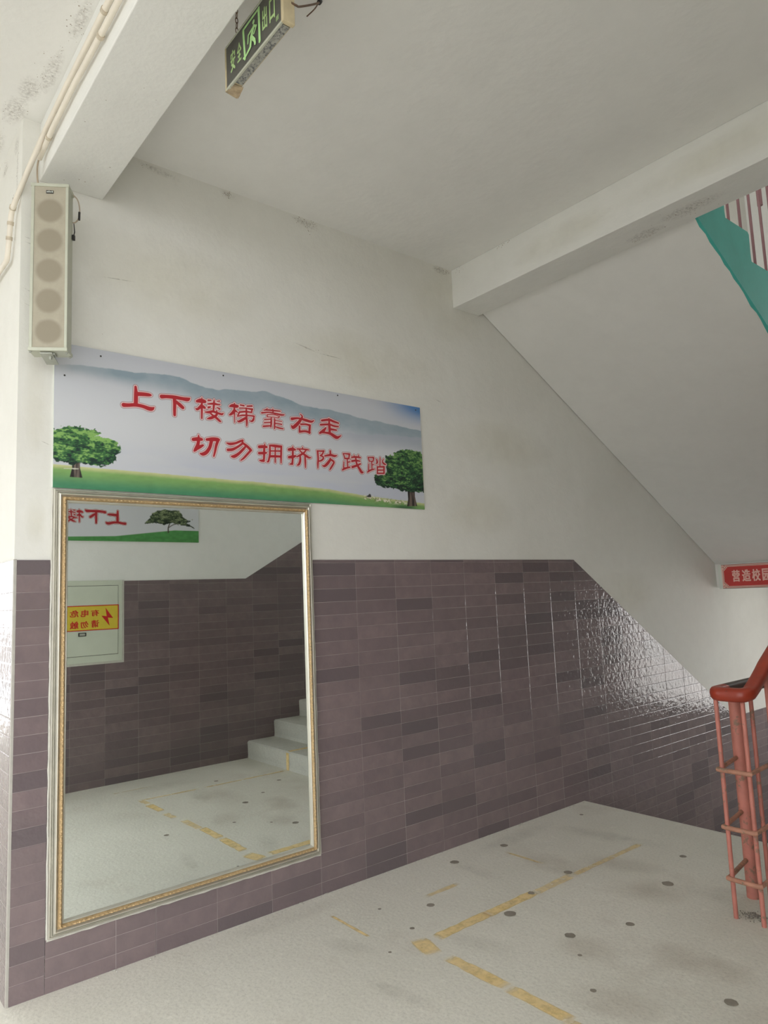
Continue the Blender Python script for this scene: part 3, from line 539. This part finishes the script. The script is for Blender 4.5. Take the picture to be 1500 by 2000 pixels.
img = canopy(img, S, T, [(0, 258), (51, 276), (101, 290), (151, 285), (192, 282), (222, 271), (196, 253), (234, 247), (271, 244), (300, 229), (316, 206), (307, 186), (293, 172), (291, 145), (274, 126), (246, 113), (197, 112), (163, 122), (129, 119), (92, 115), (50, 118), (0, 128)], 51, NX, NY, L3(30, 50, 46), L3(58, 104, 62), L3(134, 176, 98), (2232, 671))
rk = vnoise(NX, NY, 120, 60, 61, 3); rband = np.exp(-((T-np.interp(S, [1760, 2100], [52, 34]))/13)**2)*sm(S, 1735, 1780)*sm(S, 2150, 2040)
img = over(img, np.where((rk > .55)[..., None], L3(216, 212, 190), L3(120, 130, 84)), np.clip(sm(rk, .44, .5)*rband*1.3, 0, 1))
img = over(img, L3(60, 58, 56), 1-sm(sdf_poly(S, T, [(1772, 58), (1790, 66), (1802, 77), (1812, 72), (1815, 56), (1795, 54)]), -2, 2))
img = over(img, L3(40, 84, 54), np.clip(sm(T, 30, 8)*sm(S, 1930, 2060)*sm(S, 2200, 2120), 0, 1)*.8)
img = trunk(img, [(2108, 128), (2170, 128), (2169, 80), (2184, 20), (2098, 14), (2110, 60)], 33, L3(36, 33, 34), L3(112, 98, 88))
img = canopy(img, S, T, [(2260, 363), (2199, 374), (2122, 381), (2057, 366), (2013, 353), (2004, 334), (1934, 318), (1938, 285), (1946, 253), (1935, 205), (1844, 193), (1840, 160), (1860, 133), (1908, 122), (1985, 126), (2043, 114), (2102, 108), (2175, 114), (2260, 106)], 71, NX, NY, L3(24, 40, 36), L3(50, 92, 56), L3(118, 158, 86), (2232, 671))
LAB = [k for k in GL]
img = lettering(img, S, T, [st for k in LAB for st in GL[k]])
print_mesh('printed_picture', bn, img, (.0055, .146, 2.100), (0, 1, 0), (0, 0, 1), 2.232, .671)
mb = MB()
for y, z in [(.17, 2.735), (.19, 2.62), (.98, 2.752), (1.72, 2.755), (2.34, 2.75), (.35, 2.74)]: MB().tube([(.005, y, z), (.0064, y, z)], .0045, 8).build('nail_head', M['black'], bn)
# --- the banner seen in the mirror
bo = thing('wall_banner', 'green hill banner with one leaning tree, seen in the mirror on the opposite wall', 'banner', (LW, 1.24, 2.165))
MB().box((LW-.008, .12, 2.165), (LW+.006, 2.34, 2.83)).build('backing_board', M['white'], bo, bevel=.001)
NX2, NY2 = 560, 168
S, T = np.meshgrid(np.linspace(0, 2220, NX2), np.linspace(0, 665, NY2)); NXb, NYb = NX2, NY2
img = np.zeros((NY2, NX2, 3))+L3(214, 216, 222)
gt = np.interp(S, [0, 251, 455, 818, 1222, 2220], [116, 116, 92, 48, 36, 30])
gn = vnoise(NX2, NY2, 60, 30, 81, 4); img = over(img, (L3(84, 150, 84)*(.75+.5*gn[..., None])), sm(gt-T, -3, 3))
sx = lambda y: 2340-y*1000
tr_ = [[(sx(2.027), 96, 8), (sx(2.027), 140, 6), (sx(2.045), 190, 5)], [(sx(2.03), 140, 4), (sx(2.09), 175, 4), (sx(2.2), 185, 3), (sx(2.29), 148, 2)]]
img = over(img, L3(74, 66, 58), 1-sm(sdf_strokes(S, T, tr_), -1.5, 1.5))
cn = [(2.30, 150), (2.26, 172), (2.17, 182), (2.06, 205), (1.99, 182), (1.93, 195), (1.87, 192), (1.80, 190), (1.84, 240), (1.87, 290), (1.93, 322), (2.03, 332), (2.14, 322), (2.165, 298), (2.17, 262), (2.24, 228), (2.275, 242), (2.22, 205)]
img = canopy(img, S, T, [(sx(a), b-15) for a, b in cn], 91, NX2, NY2, L3(34, 44, 36), L3(66, 84, 58), L3(140, 152, 112), (2220, 665))
def place_glyphs(names, cx, cz, sc):
    out = []
    for nme, c in zip(names, cx):
        P = np.array([(p[0], p[1]) for st in GL[nme] for p in st]); mx_, my_ = P.min(0), P.max(0); ctr = (mx_+my_)/2; k = sc/(my_[1]-mx_[1])
        out += [[((p[0]-ctr[0])*k+c, (p[1]-ctr[1])*k+cz, p[2]*k) for p in st] for st in GL[nme]]
    return out
img = lettering(img, S, T, place_glyphs(['shang', 'xia', 'lou'], [sx(1.521), sx(1.338), sx(1.155)], 224, 118), .9)
print_mesh('printed_picture', bo, img, (LW-.009, 2.34, 2.165), (0, -1, 0), (0, 0, 1), 2.22, .665)

# ================================================================== WALL MIRROR
mi = thing('wall_mirror', 'tall mirror in silver and gold moulded frame on tiled wall', 'mirror', (0, .824, .21))
MY0, MY1, MZ0, MZ1 = .149, 1.503, .211, 2.094
def moulding(name, prof, mat, jit=0):
    """sweep profile [(inset, height)] around the mirror rectangle with mitred corners"""
    mb = MB(); n = len(prof); cs = [(MY0, MZ0, 1, 1), (MY1, MZ0, -1, 1), (MY1, MZ1, -1, -1), (MY0, MZ1, 1, -1)]
    vs = [(h, y+sy*i, z+sz*i) for (y, z, sy, sz) in cs for (i, h) in prof]
    fs = [(c*n+k, c*n+(k+1) % n, ((c+1) % 4)*n+(k+1) % n, ((c+1) % 4)*n+k) for c in range(4) for k in range(n)]
    return mb.add(vs, fs).build(name, mat, mi, smooth=False)
def arc(i0, i1, h0, hmax, n=6):
    return [(i0+(i1-i0)*k/n, h0+(hmax-h0)*math.sin(math.pi*k/n)) for k in range(n+1)]
moulding('frame_moulding', [(0, -.006), (0, .010)]+arc(.001, .009, .012, .017, 5)+[(.0095, .012)]+arc(.010, .016, .014, .019, 5)+[(.0165, .015), (.018, .022)]+arc(.019, .030, .024, .031, 6)+[(.031, .022), (.034, .020), (.034, -.006)], M['silver'])
moulding('gold_bead', [(.0342, .004), (.0342, .024)]+arc(.0345, .050, .024, .036, 8)+[(.0505, .024), (.0505, .004)], M['gold'])
moulding('inner_lip', [(.0507, .0), (.0507, .024), (.053, .027), (.057, .024), (.060, .016), (.062, .012), (.062, .0)], M['silver'])
mb = MB().box((.0, MY0+.058, MZ0+.058), (.010, MY1-.058, MZ1-.058)); mb.build('mirror_glass', M['mirror'], mi)
# knobbly bead ornaments along the gold band
mb = MB(); 
def bead(y, z, hy, hz):
    vs, fs = [], []; 
    for a in range(4):
        for b in range(6):
            th = math.pi/2*a/3; ph = 2*math.pi*b/6; vs.append((.034+.006*math.sin(th), y+hy*math.cos(th)*math.cos(ph), z+hz*math.cos(th)*math.sin(ph)))
    for a in range(3):
        for b in range(6): fs.append((a*6+b, a*6+(b+1) % 6, a*6+6+(b+1) % 6, a*6+6+b))
    mb.add(vs, fs)
for k in range(96):
    z = MZ0+.045+(MZ1-MZ0-.09)*k/95
    bead(MY0+.0425, z, .0045, .008); bead(MY1-.0425, z, .0045, .008)
for k in range(68):
    y = MY0+.045+(MY1-MY0-.09)*k/67
    bead(y, MZ0+.0425, .008, .0045); bead(y, MZ1-.0425, .008, .0045)
o = mb.build('bead_ornament', M['gold'], mi, smooth=True)
mb = MB(); pts = []
for i in range(40): pts.append((.002, MY0-.003+(MY1-MY0+.006)*i/39, MZ0-.004+rng.uniform(-.002, .002)))
mb.tube(pts, [rng.uniform(.004, .007) for _ in pts], 8)
pts = [(.002, MY0-.003+rng.uniform(-.001, .001), MZ0+(MZ1-MZ0)*i/39) for i in range(40)]; mb.tube(pts, [rng.uniform(.003, .005) for _ in pts], 8)
pts = [(.002, MY1+.003+rng.uniform(-.001, .001), MZ0+(MZ1-MZ0)*i/39) for i in range(40)]; mb.tube(pts, [rng.uniform(.003, .005) for _ in pts], 8)
mb.build('sealant_bead', M['caulk'], mi, smooth=True)

# ================================================================== COLUMN SPEAKER
SPX, SPY, SPZ, SA = .1553, .0934, 3.0365, .5286
# local axes: X right, -Y front, Z up ; front normal in world = (cos SA, -sin SA)
sp_ = thing('column_speaker', 'tall pale grey column loudspeaker angled out from the wall corner', 'loudspeaker', (SPX, SPY, SPZ), rotz=math.pi/2-SA)
w2, d2_, h2 = .0767, .0437, .3757
def spart(mb, name, mat, **k): return mb.build(name, mat, sp_, loc=(0, 0, 0), **k)
spart(MB().box((-w2+.004, -d2_+.006, -h2+.004), (w2-.004, d2_, h2-.004)), 'cabinet', M['alu'], bevel=.003)
spart(MB().box((-w2, -d2_, -h2), (-w2+.013, d2_*.2, h2)).box((w2-.012, -d2_, -h2), (w2, d2_*.2, h2)), 'side_rail', M['alu'], bevel=.002)
spart(MB().box((-w2-.003, -d2_-.002, h2-.010), (w2+.002, d2_, h2+.004)), 'end_cap', M['alu'], bevel=.002)
spart(MB().box((-w2-.003, -d2_-.002, -h2-.004), (w2+.002, d2_, -h2+.011)), 'end_cap', M['alu'], bevel=.002)
spart(MB().box((-w2+.013, -d2_+.003, -h2+.011), (w2-.012, -d2_+.010, h2-.010)), 'grille', M['grille'])
bd = spart(MB().box((-.016, -d2_+.0005, h2-.042), (.014, -d2_+.004, h2-.028)), 'badge', M['black'])
mb = MB()
for k in range(4): mb.box((-.013+k*.0068, -d2_-.0002, h2-.038), (-.0088+k*.0068, -d2_+.0004, h2-.0325+(k % 2)*.0015))
o = mb.build('badge_mark', M['white'], bd, loc=(0, 0, 0))
br = spart(MB().box((-.022, -.018, -h2-.012), (.022, .014, -h2-.004)).prism([(-.03, -h2-.006), (.066, -h2-.024), (.066, -h2-.030), (-.03, -h2-.012)], 'X', -.036, .014), 'wall_bracket', M['bracket'], bevel=.001)
spart(MB().tube([(0, -.004, -h2-.030), (0, -.004, -h2-.004)], .006, 10), 'bracket_bolt', M['bracket'])
mb = MB()
for x, y in [(-w2+.004, -d2_+.01), (w2-.006, -d2_+.02), (w2-.006, d2_-.012)]: spart(MB().tube([(x, y, -h2-.010), (x, y, -h2-.003)], .005, 8), 'screw_head', M['bracket'])
pw = smooth_path([(w2-.01, .02, h2+.002), (w2+.016, .032, h2-.02), (w2+.026, .036, h2-.06), (w2+.024, .036, h2-.105), (w2+.010, .036, h2-.128), (w2-.001, .03, h2-.135)], 6)
spart(MB().tube(pw, .0028, 8), 'lead_wire', M['cablew'])
spart(MB().tube([(w2+.0255, .036, h2-.080), (w2+.0245, .036, h2-.118)], .005, 8).tube([(w2+.003, .033, h2-.137), (w2+.006, .036, h2-.175), (w2+.001, .036, h2-.20)], [.0018, .0026, .002], 6).box((w2-.003, .026, h2-.215), (w2+.008, .04, h2-.193)), 'wire_plug', M['black'])

# ================================================================== CONDUITS
def conduit(name, label, path, clips, r):
    t = thing(name, label, 'pipe', path[0])
    MB().tube(path, r, 14).build('pipe', M['pvc'], t, smooth=True)
    for (p, d) in clips:
        p, d = Vector(p), Vector(d).normalized()
        MB().tube([p-d*.008, p-d*.0079, p+d*.0079, p+d*.008], [r-.001, r+.0028, r+.0028, r-.001], 14).tube([p+Vector((0, -.004, r+.002)), p+Vector((0, .012, r+.008))], .004, 8).build('clip', M['clip'], t)
    return t
PA = [(3.0, .052, 3.665), (1.0, .052, 3.668), (.5, .052, 3.672), (.16, .048, 3.645), (.03, .02, 3.60), (-.04, -.022, 3.47)]
PA = [(3.25, .052, 3.668), (1.0, .052, 3.668), (.50, .052, 3.672), (.20, .046, 3.648), (.05, .004, 3.50), (-.035, -.022, 3.402), (-.070, -.024, 3.385), (-.092, -.025, 3.35), (-.120, -.025, 3.26), (-.143, -.025, 3.20), (-.165, -.025, 3.178), (-.33, -.025, 3.19), (-2.6, -.025, 3.19)]
conduit('conduit_pipe', 'longer cream conduit along the beam, bending down past the speaker', PA[:4]+smooth_path(PA[3:11], 5)[1:]+PA[11:], [((.98, .052, 3.668), (1, 0, 0)), ((-.098, -.025, 3.332), (-.35, 0, -1)), ((-.118, -.025, 3.268), (-.35, 0, -1)), ((-.06, -.024, 3.392), (-.8, 0, -.5))], .0118)
tb = conduit('conduit_pipe', 'shorter cream conduit under the longer one, ending above the speaker', [(3.25, .054, 3.60), (1.0, .054, 3.604), (.60, .054, 3.618), (.30, .054, 3.612), (.075, .054, 3.590)], [((.93, .054, 3.604), (1, 0, 0)), ((.23, .054, 3.606), (1, 0, .1))], .0112)
cb = thing('speaker_cable', 'thin pinkish cable hanging from conduit end to speaker top', 'cable', (.075, .054, 3.59))
MB().tube(smooth_path([(.085, .054, 3.592), (.066, .050, 3.575), (.072, .046, 3.53), (.074, .048, 3.48), (.10, .048, 3.445), (.128, .048, 3.415)], 6), .004, 8).build('cable_run', M['cablew'], cb, smooth=True)

# ================================================================== HANGING EXIT SIGN
EX0, EX1, EZ0, EZ1, EY0, EY1 = 1.124, 1.526, 3.446, 3.618, .450, .488
es = thing('exit_sign', 'green running man exit sign hung on chains behind the beam', 'sign', ((EX0+EX1)/2, (EY0+EY1)/2, EZ0))
MB().box((EX0+.004, EY0+.003, EZ0+.004), (EX1-.004, EY1, EZ1-.002)).build('housing', M['beige'], es, bevel=.002)
MB().box((EX0-.003, EY0-.004, EZ0-.002), (EX0+.006, EY1+.002, EZ1)).build('end_cap', M['beige'], es, bevel=.002)
MB().box((EX1-.006, EY0-.004, EZ0-.002), (EX1+.010, EY1+.003, EZ1)).build('end_cap', M['beige'], es, bevel=.002)
MB().box((EX0+.004, EY0-.004, EZ0-.003), (EX1-.004, EY0+.004, EZ0+.006)).box((EX0+.004, EY0-.004, EZ1-.004), (EX1-.004, EY0+.004, EZ1+.002)).build('edge_rail', M['alu'], es, bevel=.001)
MB().box((EX0+.006, EY0-.0015, EZ0+.006), (EX1-.006, EY0+.004, EZ1-.004)).build('sign_face', M['exitface'], es)
def flat(mb, strokes, y):
    for st in strokes:
        y -= .0002
        for (x0, z0, r0), (x1, z1, r1) in zip(st[:-1], st[1:]):
            dx, dz = x1-x0, z1-z0; L = math.hypot(dx, dz) or 1; nx_, nz_ = -dz/L, dx/L
            y -= .00001
            mb.add([(x0+nx_*r0, y, z0+nz_*r0), (x1+nx_*r1, y, z1+nz_*r1), (x1-nx_*r1, y, z1-nz_*r1), (x0-nx_*r0, y, z0-nz_*r0)], [(0, 1, 2, 3)])
        for q, (x, z, r) in enumerate(st): mb.disc((x, y-.00004*(q+1), z), r, 'Y', 12, 0)
pm = MB(); YF = EY0-.0022
flat(pm, [[(1.263, 3.592, .0068), (1.273, 3.478, .0062)], [(1.262, 3.596, .005), (1.376, 3.600, .005)], [(1.376, 3.600, .007), (1.378, 3.475, .007)], [(1.273, 3.478, .0045), (1.262, 3.487, .0035)]], YF)
flat(pm, [[(1.340, 3.574, .0082)], [(1.340, 3.556, .008), (1.322, 3.528, .0095)], [(1.338, 3.556, .0042), (1.302, 3.548, .0042), (1.298, 3.520, .004)], [(1.342, 3.556, .0042), (1.360, 3.545, .0042), (1.342, 3.528, .004)],
          [(1.322, 3.526, .0075), (1.316, 3.494, .0065), (1.285, 3.482, .005)], [(1.326, 3.524, .0075), (1.346, 3.500, .0065), (1.350, 3.484, .0055)]], YF-.0012)
pm.build('pictogram', M['green'], es)
lt = MB()
for ch, x0, x1, z0, z1 in [('安', 1.163, 1.200, 3.490, 3.576), ('全', 1.214, 1.247, 3.496, 3.572), ('出', 1.397, 1.431, 3.493, 3.580), ('口', 1.445, 1.482, 3.492, 3.577)]:
    glyph(lt, ch, (x0, YF, z0), (1, 0, 0), (0, 0, 1), x1-x0, z1-z0, .022)
for k in range(3): lt.box((1.488+k*.006, YF-.0001, 3.470), (1.4905+k*.006, YF+.0003, 3.488))
lt.build('lettering', M['greend'], es)
MB().box((EX0+.06, EY0+.006, EZ0+.0005), (EX1-.012, EY1-.005, EZ0+.0045)).build('label_tape', M['foil'], es)
tb_ = MB(); gx = [EX0-.004, EX0+.009, EX0+.022, EX0+.035, EX0+.048]; zz_ = [EZ0-.002, EZ0-.004, EZ0-.002, EZ0-.003, EZ0+.0005]
for k in range(5): tb_.v += [(gx[k], EY0-.003, zz_[k]), (gx[k]+.004, EY1+.002, zz_[k]-.010*(1-k/4)), (gx[k]+.012, EY1+.004*(1-k/4), zz_[k]-.013*(1-k/4))]
for k in range(4):
    for j in range(2): tb_.f.append((k*3+j, k*3+j+1, k*3+j+4, k*3+j+3))
o = tb_.build('torn_label', M['torn'], es); md = o.modifiers.new('thick', 'SOLIDIFY'); md.thickness = .0015
def chain(x, y, z0, z1):
    mb = MB(); n = int((z1-z0)/.020); k = 0
    for i in range(n+1):
        z = z0+(z1-z0)*i/n; pts = []
        for q in range(13):
            t = 2*math.pi*q/12; u, v = .005*math.cos(t), .0125*math.sin(t); pts.append((x+(u if i % 2 else 0), y+(0 if i % 2 else u), z+v))
        mb.tube(pts, .0016, 6, cap=False)
    mb.build('chain', M['rust'], es, smooth=True)
chain(1.176, .469, EZ1+.008, 3.81); chain(1.474, .469, EZ1+.008, 3.81)
cw = thing('sign_cable', 'loose grey brown cable looping from exit sign end up to ceiling', 'cable', (1.35, .74, 3.815))
MB().tube(smooth_path([(1.536, .478, 3.520), (1.535, .50, 3.522), (1.506, .53, 3.556), (1.423, .63, 3.677), (1.372, .70, 3.76), (1.335, .735, 3.812)], 8), .0036, 8).build('cable_run', M['rust'], cw, smooth=True)
MB().tube([(1.352, .722, 3.79), (1.338, .737, 3.814)], .009, 10).build('connector', M['black'], cw)
MB().tube(smooth_path([(1.352, .718, 3.785), (1.368, .69, 3.735), (1.358, .66, 3.695)], 5), .0022, 6).build('loose_end', M['rust'], cw, smooth=True)

# ================================================================== RED SIGN ON THE LANDING BEAM
rs = thing('red_slogan_sign', 'red sign with pale characters fixed to the half landing beam', 'sign', (.30, 6.17, 1.495))
X0, X1, Z0, Z1, YS = .031, .61, 1.495, 1.722, 6.168
MB().box((X0, YS+.002, Z0-.004), (X1+.03, 6.2, Z1)).build('backing_board', M['white'], rs, bevel=.002)
MB().box((X0+.036, YS, Z0), (X1, YS+.003, Z1)).build('border', M['pink'], rs)
xa, xb, za_, zb_ = X0+.036, X1, Z0, Z1
cut = .035
def octa(i, st): # red field with stepped corners
    a, b, c, d = xa+i, xb-i, za_+i, zb_-i; k = cut
    pts = []
    for (cx, cz, sx_, sz_) in [(a, c, 1, 1), (b, c, -1, 1), (b, d, -1, -1), (a, d, 1, -1)]:
        stp = [(k, 0), (k, k*.33), (k*.66, k*.33), (k*.66, k*.66), (k*.33, k*.66), (k*.33, k), (0, k)]
        if sx_*sz_ > 0: stp = stp[::-1]
        pts += [(cx+sx_*u, cz+sz_*v) for u, v in stp]
    return pts
MB().prism(octa(.013, 3), 'Y', YS-.0015, YS+.001).build('brown_line', M['brownline'], rs)
MB().prism(octa(.016, 3), 'Y', YS-.002, YS+.001).build('pale_line', M['pink'], rs)
MB().prism(octa(.022, 3), 'Y', YS-.003, YS+.001).build('red_field', M['signred'], rs)
mb = MB()
for (cx, cz, sx_, sz_) in [(xa, za_, 1, 1), (xb, za_, -1, 1), (xb, zb_, -1, -1), (xa, zb_, 1, -1)]:
    for u0, v0, u1, v1 in [(.002, .020, .022, .023), (.019, .023, .022, .034), (.026, .002, .029, .016), (.029, .013, .042, .016)]:
        ax, bx = sorted((cx+sx_*u0, cx+sx_*u1)); az, bz = sorted((cz+sz_*v0, cz+sz_*v1)); mb.box((ax, YS-.0028, az), (bx, YS-.0001, bz))
mb.box((xa, YS-.0028, za_), (xb, YS-.0001, za_+.004)).box((xa, YS-.0028, zb_-.004), (xb, YS-.0001, zb_))
mb.build('fret_corner', M['brownline'], rs)
mb = MB()
for ch, x0, x1 in [('营', .165, .239), ('造', .258, .338), ('校', .349, .425), ('园', .441, .514)]:
    glyph(mb, ch, (x0, YS-.0036, 1.555), (1, 0, 0), (0, 0, 1), x1-x0, .113, .028)
mb.build('lettering', M['pink'], rs)

# ================================================================== ELECTRIC BOX ON THE OPPOSITE WALL
eb = thing('electric_box', 'pale green wall cabinet with yellow warning sticker, seen in the mirror', 'electrical cabinet', (LW, 1.2, 1.08))
BY0, BY1, BZ0, BZ1 = .72, 1.583, 1.08, 1.806
XB = LW-.014
MB().box((XB, BY0, BZ0), (LW+.004, BY1, BZ1)).build('box_frame', M['boxpaint'], eb, bevel=.002)
MB().box((XB-.001, BY0+.036, BZ0+.06), (XB+.002, BY1-.036, BZ1-.045)).build('door_gap', M['gap'], eb)
dr = MB().box((XB-.006, BY0+.040, BZ0+.064), (XB-.0005, BY1-.040, BZ1-.049)).build('door', M['boxpaint'], eb, bevel=.001)
MB().box((XB-.0075, BY0+.06, 1.363), (XB-.006, BY1-.034, 1.586)).build('warning_sticker', M['red'], eb)
MB().box((XB-.0082, BY0+.068, 1.371), (XB-.0074, BY1-.043, 1.578)).build('sticker_field', M['yellow'], eb)
mb = MB(); XS = XB-.0088
mb.add([(XS, y, z) for y, z in [(1.430, 1.560), (1.498, 1.465), (1.452, 1.470), (1.467, 1.396), (1.394, 1.490), (1.440, 1.484)]], [(0, 1, 2, 5), (2, 3, 4, 5)])
mb.build('lightning_bolt', M['red'], eb)
mb = MB()
for ch, y0, y1, z0, z1 in [('有', 1.374, 1.304, 1.488, 1.546), ('电', 1.281, 1.214, 1.486, 1.549), ('危', 1.198, 1.124, 1.486, 1.548), ('险', 1.104, 1.034, 1.486, 1.548), ('摸', 1.104, 1.034, 1.384, 1.450), ('请', 1.374, 1.306, 1.388, 1.455), ('勿', 1.283, 1.216, 1.386, 1.450), ('触', 1.198, 1.126, 1.384, 1.450)]:
    glyph(mb, ch, (XS, y0, z0), (0, -1, 0), (0, 0, 1), abs(y0-y1), z1-z0, .03)
mb.build('lettering', M['red'], eb)
MB().box((XB-.012, 1.196, 1.316), (XB-.006, 1.264, 1.348)).build('door_lock', M['black'], eb, bevel=.003)
MB().box((XB-.014, 1.206, 1.322), (XB-.0115, 1.254, 1.342)).build('lock_plate', M['bracket'], eb, bevel=.001)
MB().box((LW-.004, BY0-.012, BZ0-.02), (LW-.0002, BY1+.02, BZ0-.0005)).box((LW-.004, BY1+.0005, BZ0-.0005), (LW-.0002, BY1+.02, BZ1)).build('plaster_edge', M['caulk'], eb)

# ================================================================== STAIR RAILING OF THE LANDING
rl = thing('stair_railing', 'brick red stair railing with looped handrail at the landing edge', 'railing', (1.67, 2.75, 0))
def rail_profile(w, h, n=14):
    return [(w/2*(abs(math.cos(t))**.75)*(1 if math.cos(t) >= 0 else -1), h/2*(abs(math.sin(t))**.75)*(1 if math.sin(t) >= 0 else -1)) for t in [2*math.pi*k/n for k in range(n)]]
def handrail(name, mat, pts, w=.066, h=.066):
    P = [Vector(p) for p in pts]; side = []
    for i in range(len(P)):
        d = P[min(i+1, len(P)-1)]-P[max(i-1, 0)]; d.z = 0; d.normalize(); side.append((-d.y, d.x, 1.0))
    return MB().section(pts, rail_profile(w, h), side).build(name, mat, rl, smooth=True)
ZH = 1.028
xl, xr = 1.605, 1.748; yc = 2.735
pts = [(xl, 2.86, ZH), (xl, 2.80, ZH)]
for k in range(1, 8):
    t = math.pi*(1-k/14.0); pts.append((xl+.045+.045*math.cos(t), 2.78-.045*math.sin(t), ZH))
for k in range(0, 7):
    t = math.pi/2*k/6; pts.append((xr-.03+.04*math.sin(t), 2.775-.04*math.cos(t), ZH+.012*(k/6)**2))
r0 = pts[-1]
for k in range(1, 5): pts.append((xr+.01-.006*k/4, 2.775+.05*k, ZH+.012+.02*k+.006*k*k/4))
p = pts[-1]; pts += [(xr+.004, 6.1, p[2]+(6.1-p[1])*.535)]
handrail('handrail', M['rail'], pts)
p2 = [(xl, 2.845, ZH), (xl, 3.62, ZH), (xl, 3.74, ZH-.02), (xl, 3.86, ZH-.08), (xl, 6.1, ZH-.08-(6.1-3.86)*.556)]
handrail('handrail', M['raildark'], p2)['label'] = 'dark brown handrail of the descending flight'
MB().tube([(1.562, 3.03, 0), (1.562, 3.03, ZH-.02)], .030, 18).build('newel_post', M['iron'], rl, smooth=True)
A, B = (1.605, 2.75), (1.731, 2.75)
def bal(x, y, z0, z1, r=.0105): MB().tube([(x, y, z0), (x, y, z1)], r, 10).build('baluster', M['iron'], rl, smooth=True)
bal(*A, 0, ZH-.02); bal(*B, 0, ZH-.02); bal(1.612, 3.10, 0, ZH-.02)
bal(1.742, 2.995, .16, 1.10)
for k in range(1, 20):
    y = 2.995+.16*k; bal(1.742, y, max(0, (y-3.0)*.535), p[2]+(y-p[1])*.535-.02)
for k in range(0, 16):
    y = 3.9+.15*k; bal(1.59, y, -(y-3.84)*.556-.15, ZH-.08-(y-3.86)*.556-.02)
for z in (.672, .409, .178):
    a0, b0 = (A[0]-.012, A[1]-.012, z), (B[0]+.004, B[1]-.015, z-.001)
    MB().tube([(1.556, 3.005, z+.004), (A[0]-.012, A[1]-.004, z)], .0105, 10).build('cross_rod', M['iron3'], rl, smooth=True)
    MB().tube([(A[0]-.018, A[1]-.012, z), (A[0], A[1]-.017, z), (B[0], B[1]-.017, z), (B[0]+.014, B[1]-.008, z)], .011, 10).build('cross_rod', M['iron3'], rl, smooth=True)
    MB().tube([(B[0]+.008, B[1]-.010, z), (B[0]+.011, 3.02, z+.01)], .0105, 10).build('cross_rod', M['iron3'], rl, smooth=True)

# railing of the flight above
ru = thing('stair_railing', 'brown red bars rising behind the teal stringer, upper right', 'railing', (1.52, 4.0, 3.5))
def tread_z(y):
    k = math.floor((6.10-y)/.30)+1; return 1.99+.1872*max(0, min(11, k))
for k in range(-2, 15):
    y = 3.65+.163*k
    MB().tube([(1.52, y, tread_z(y)-.005), (1.52, y, so(y)+1.75)], .0088, 10).build('baluster', M['iron2'], ru, smooth=True)
MB().tube([(1.52, 4.155, 4.045), (1.52, 4.155, 4.65)], .017, 12).build('baluster_sleeve', M['iron2'], ru, smooth=True)
MB().tube([(1.52, 3.2, so(3.2)+1.77), (1.52, 6.0, so(6.0)+1.77)], .032, 14).build('handrail', M['rail'], ru, smooth=True)

# swept dust heap by the railing foot
mb = MB()
for k in range(340):
    a = rng.gauss(0, 1); b = rng.gauss(0, 1); x, y = 1.655+a*.027, 2.815+b*.022; z = max(0, .018*math.exp(-(a*a+b*b)/2)*rng.random())
    s_ = rng.uniform(.0015, .005); q = [Vector((rng.uniform(-1, 1), rng.uniform(-1, 1), rng.uniform(-1, 1))).normalized()*s_ for _ in range(4)]
    mb.add([(x+v.x, y+v.y, max(.0003, z+s_*.5+v.z)) for v in q], [(0, 1, 2), (0, 2, 3), (0, 3, 1), (1, 3, 2)])
o = mb.build('dust', M['dust']); o['kind'] = 'stuff'; o['label'] = 'small grey heap of swept dust at the railing foot'; o['category'] = 'dust'
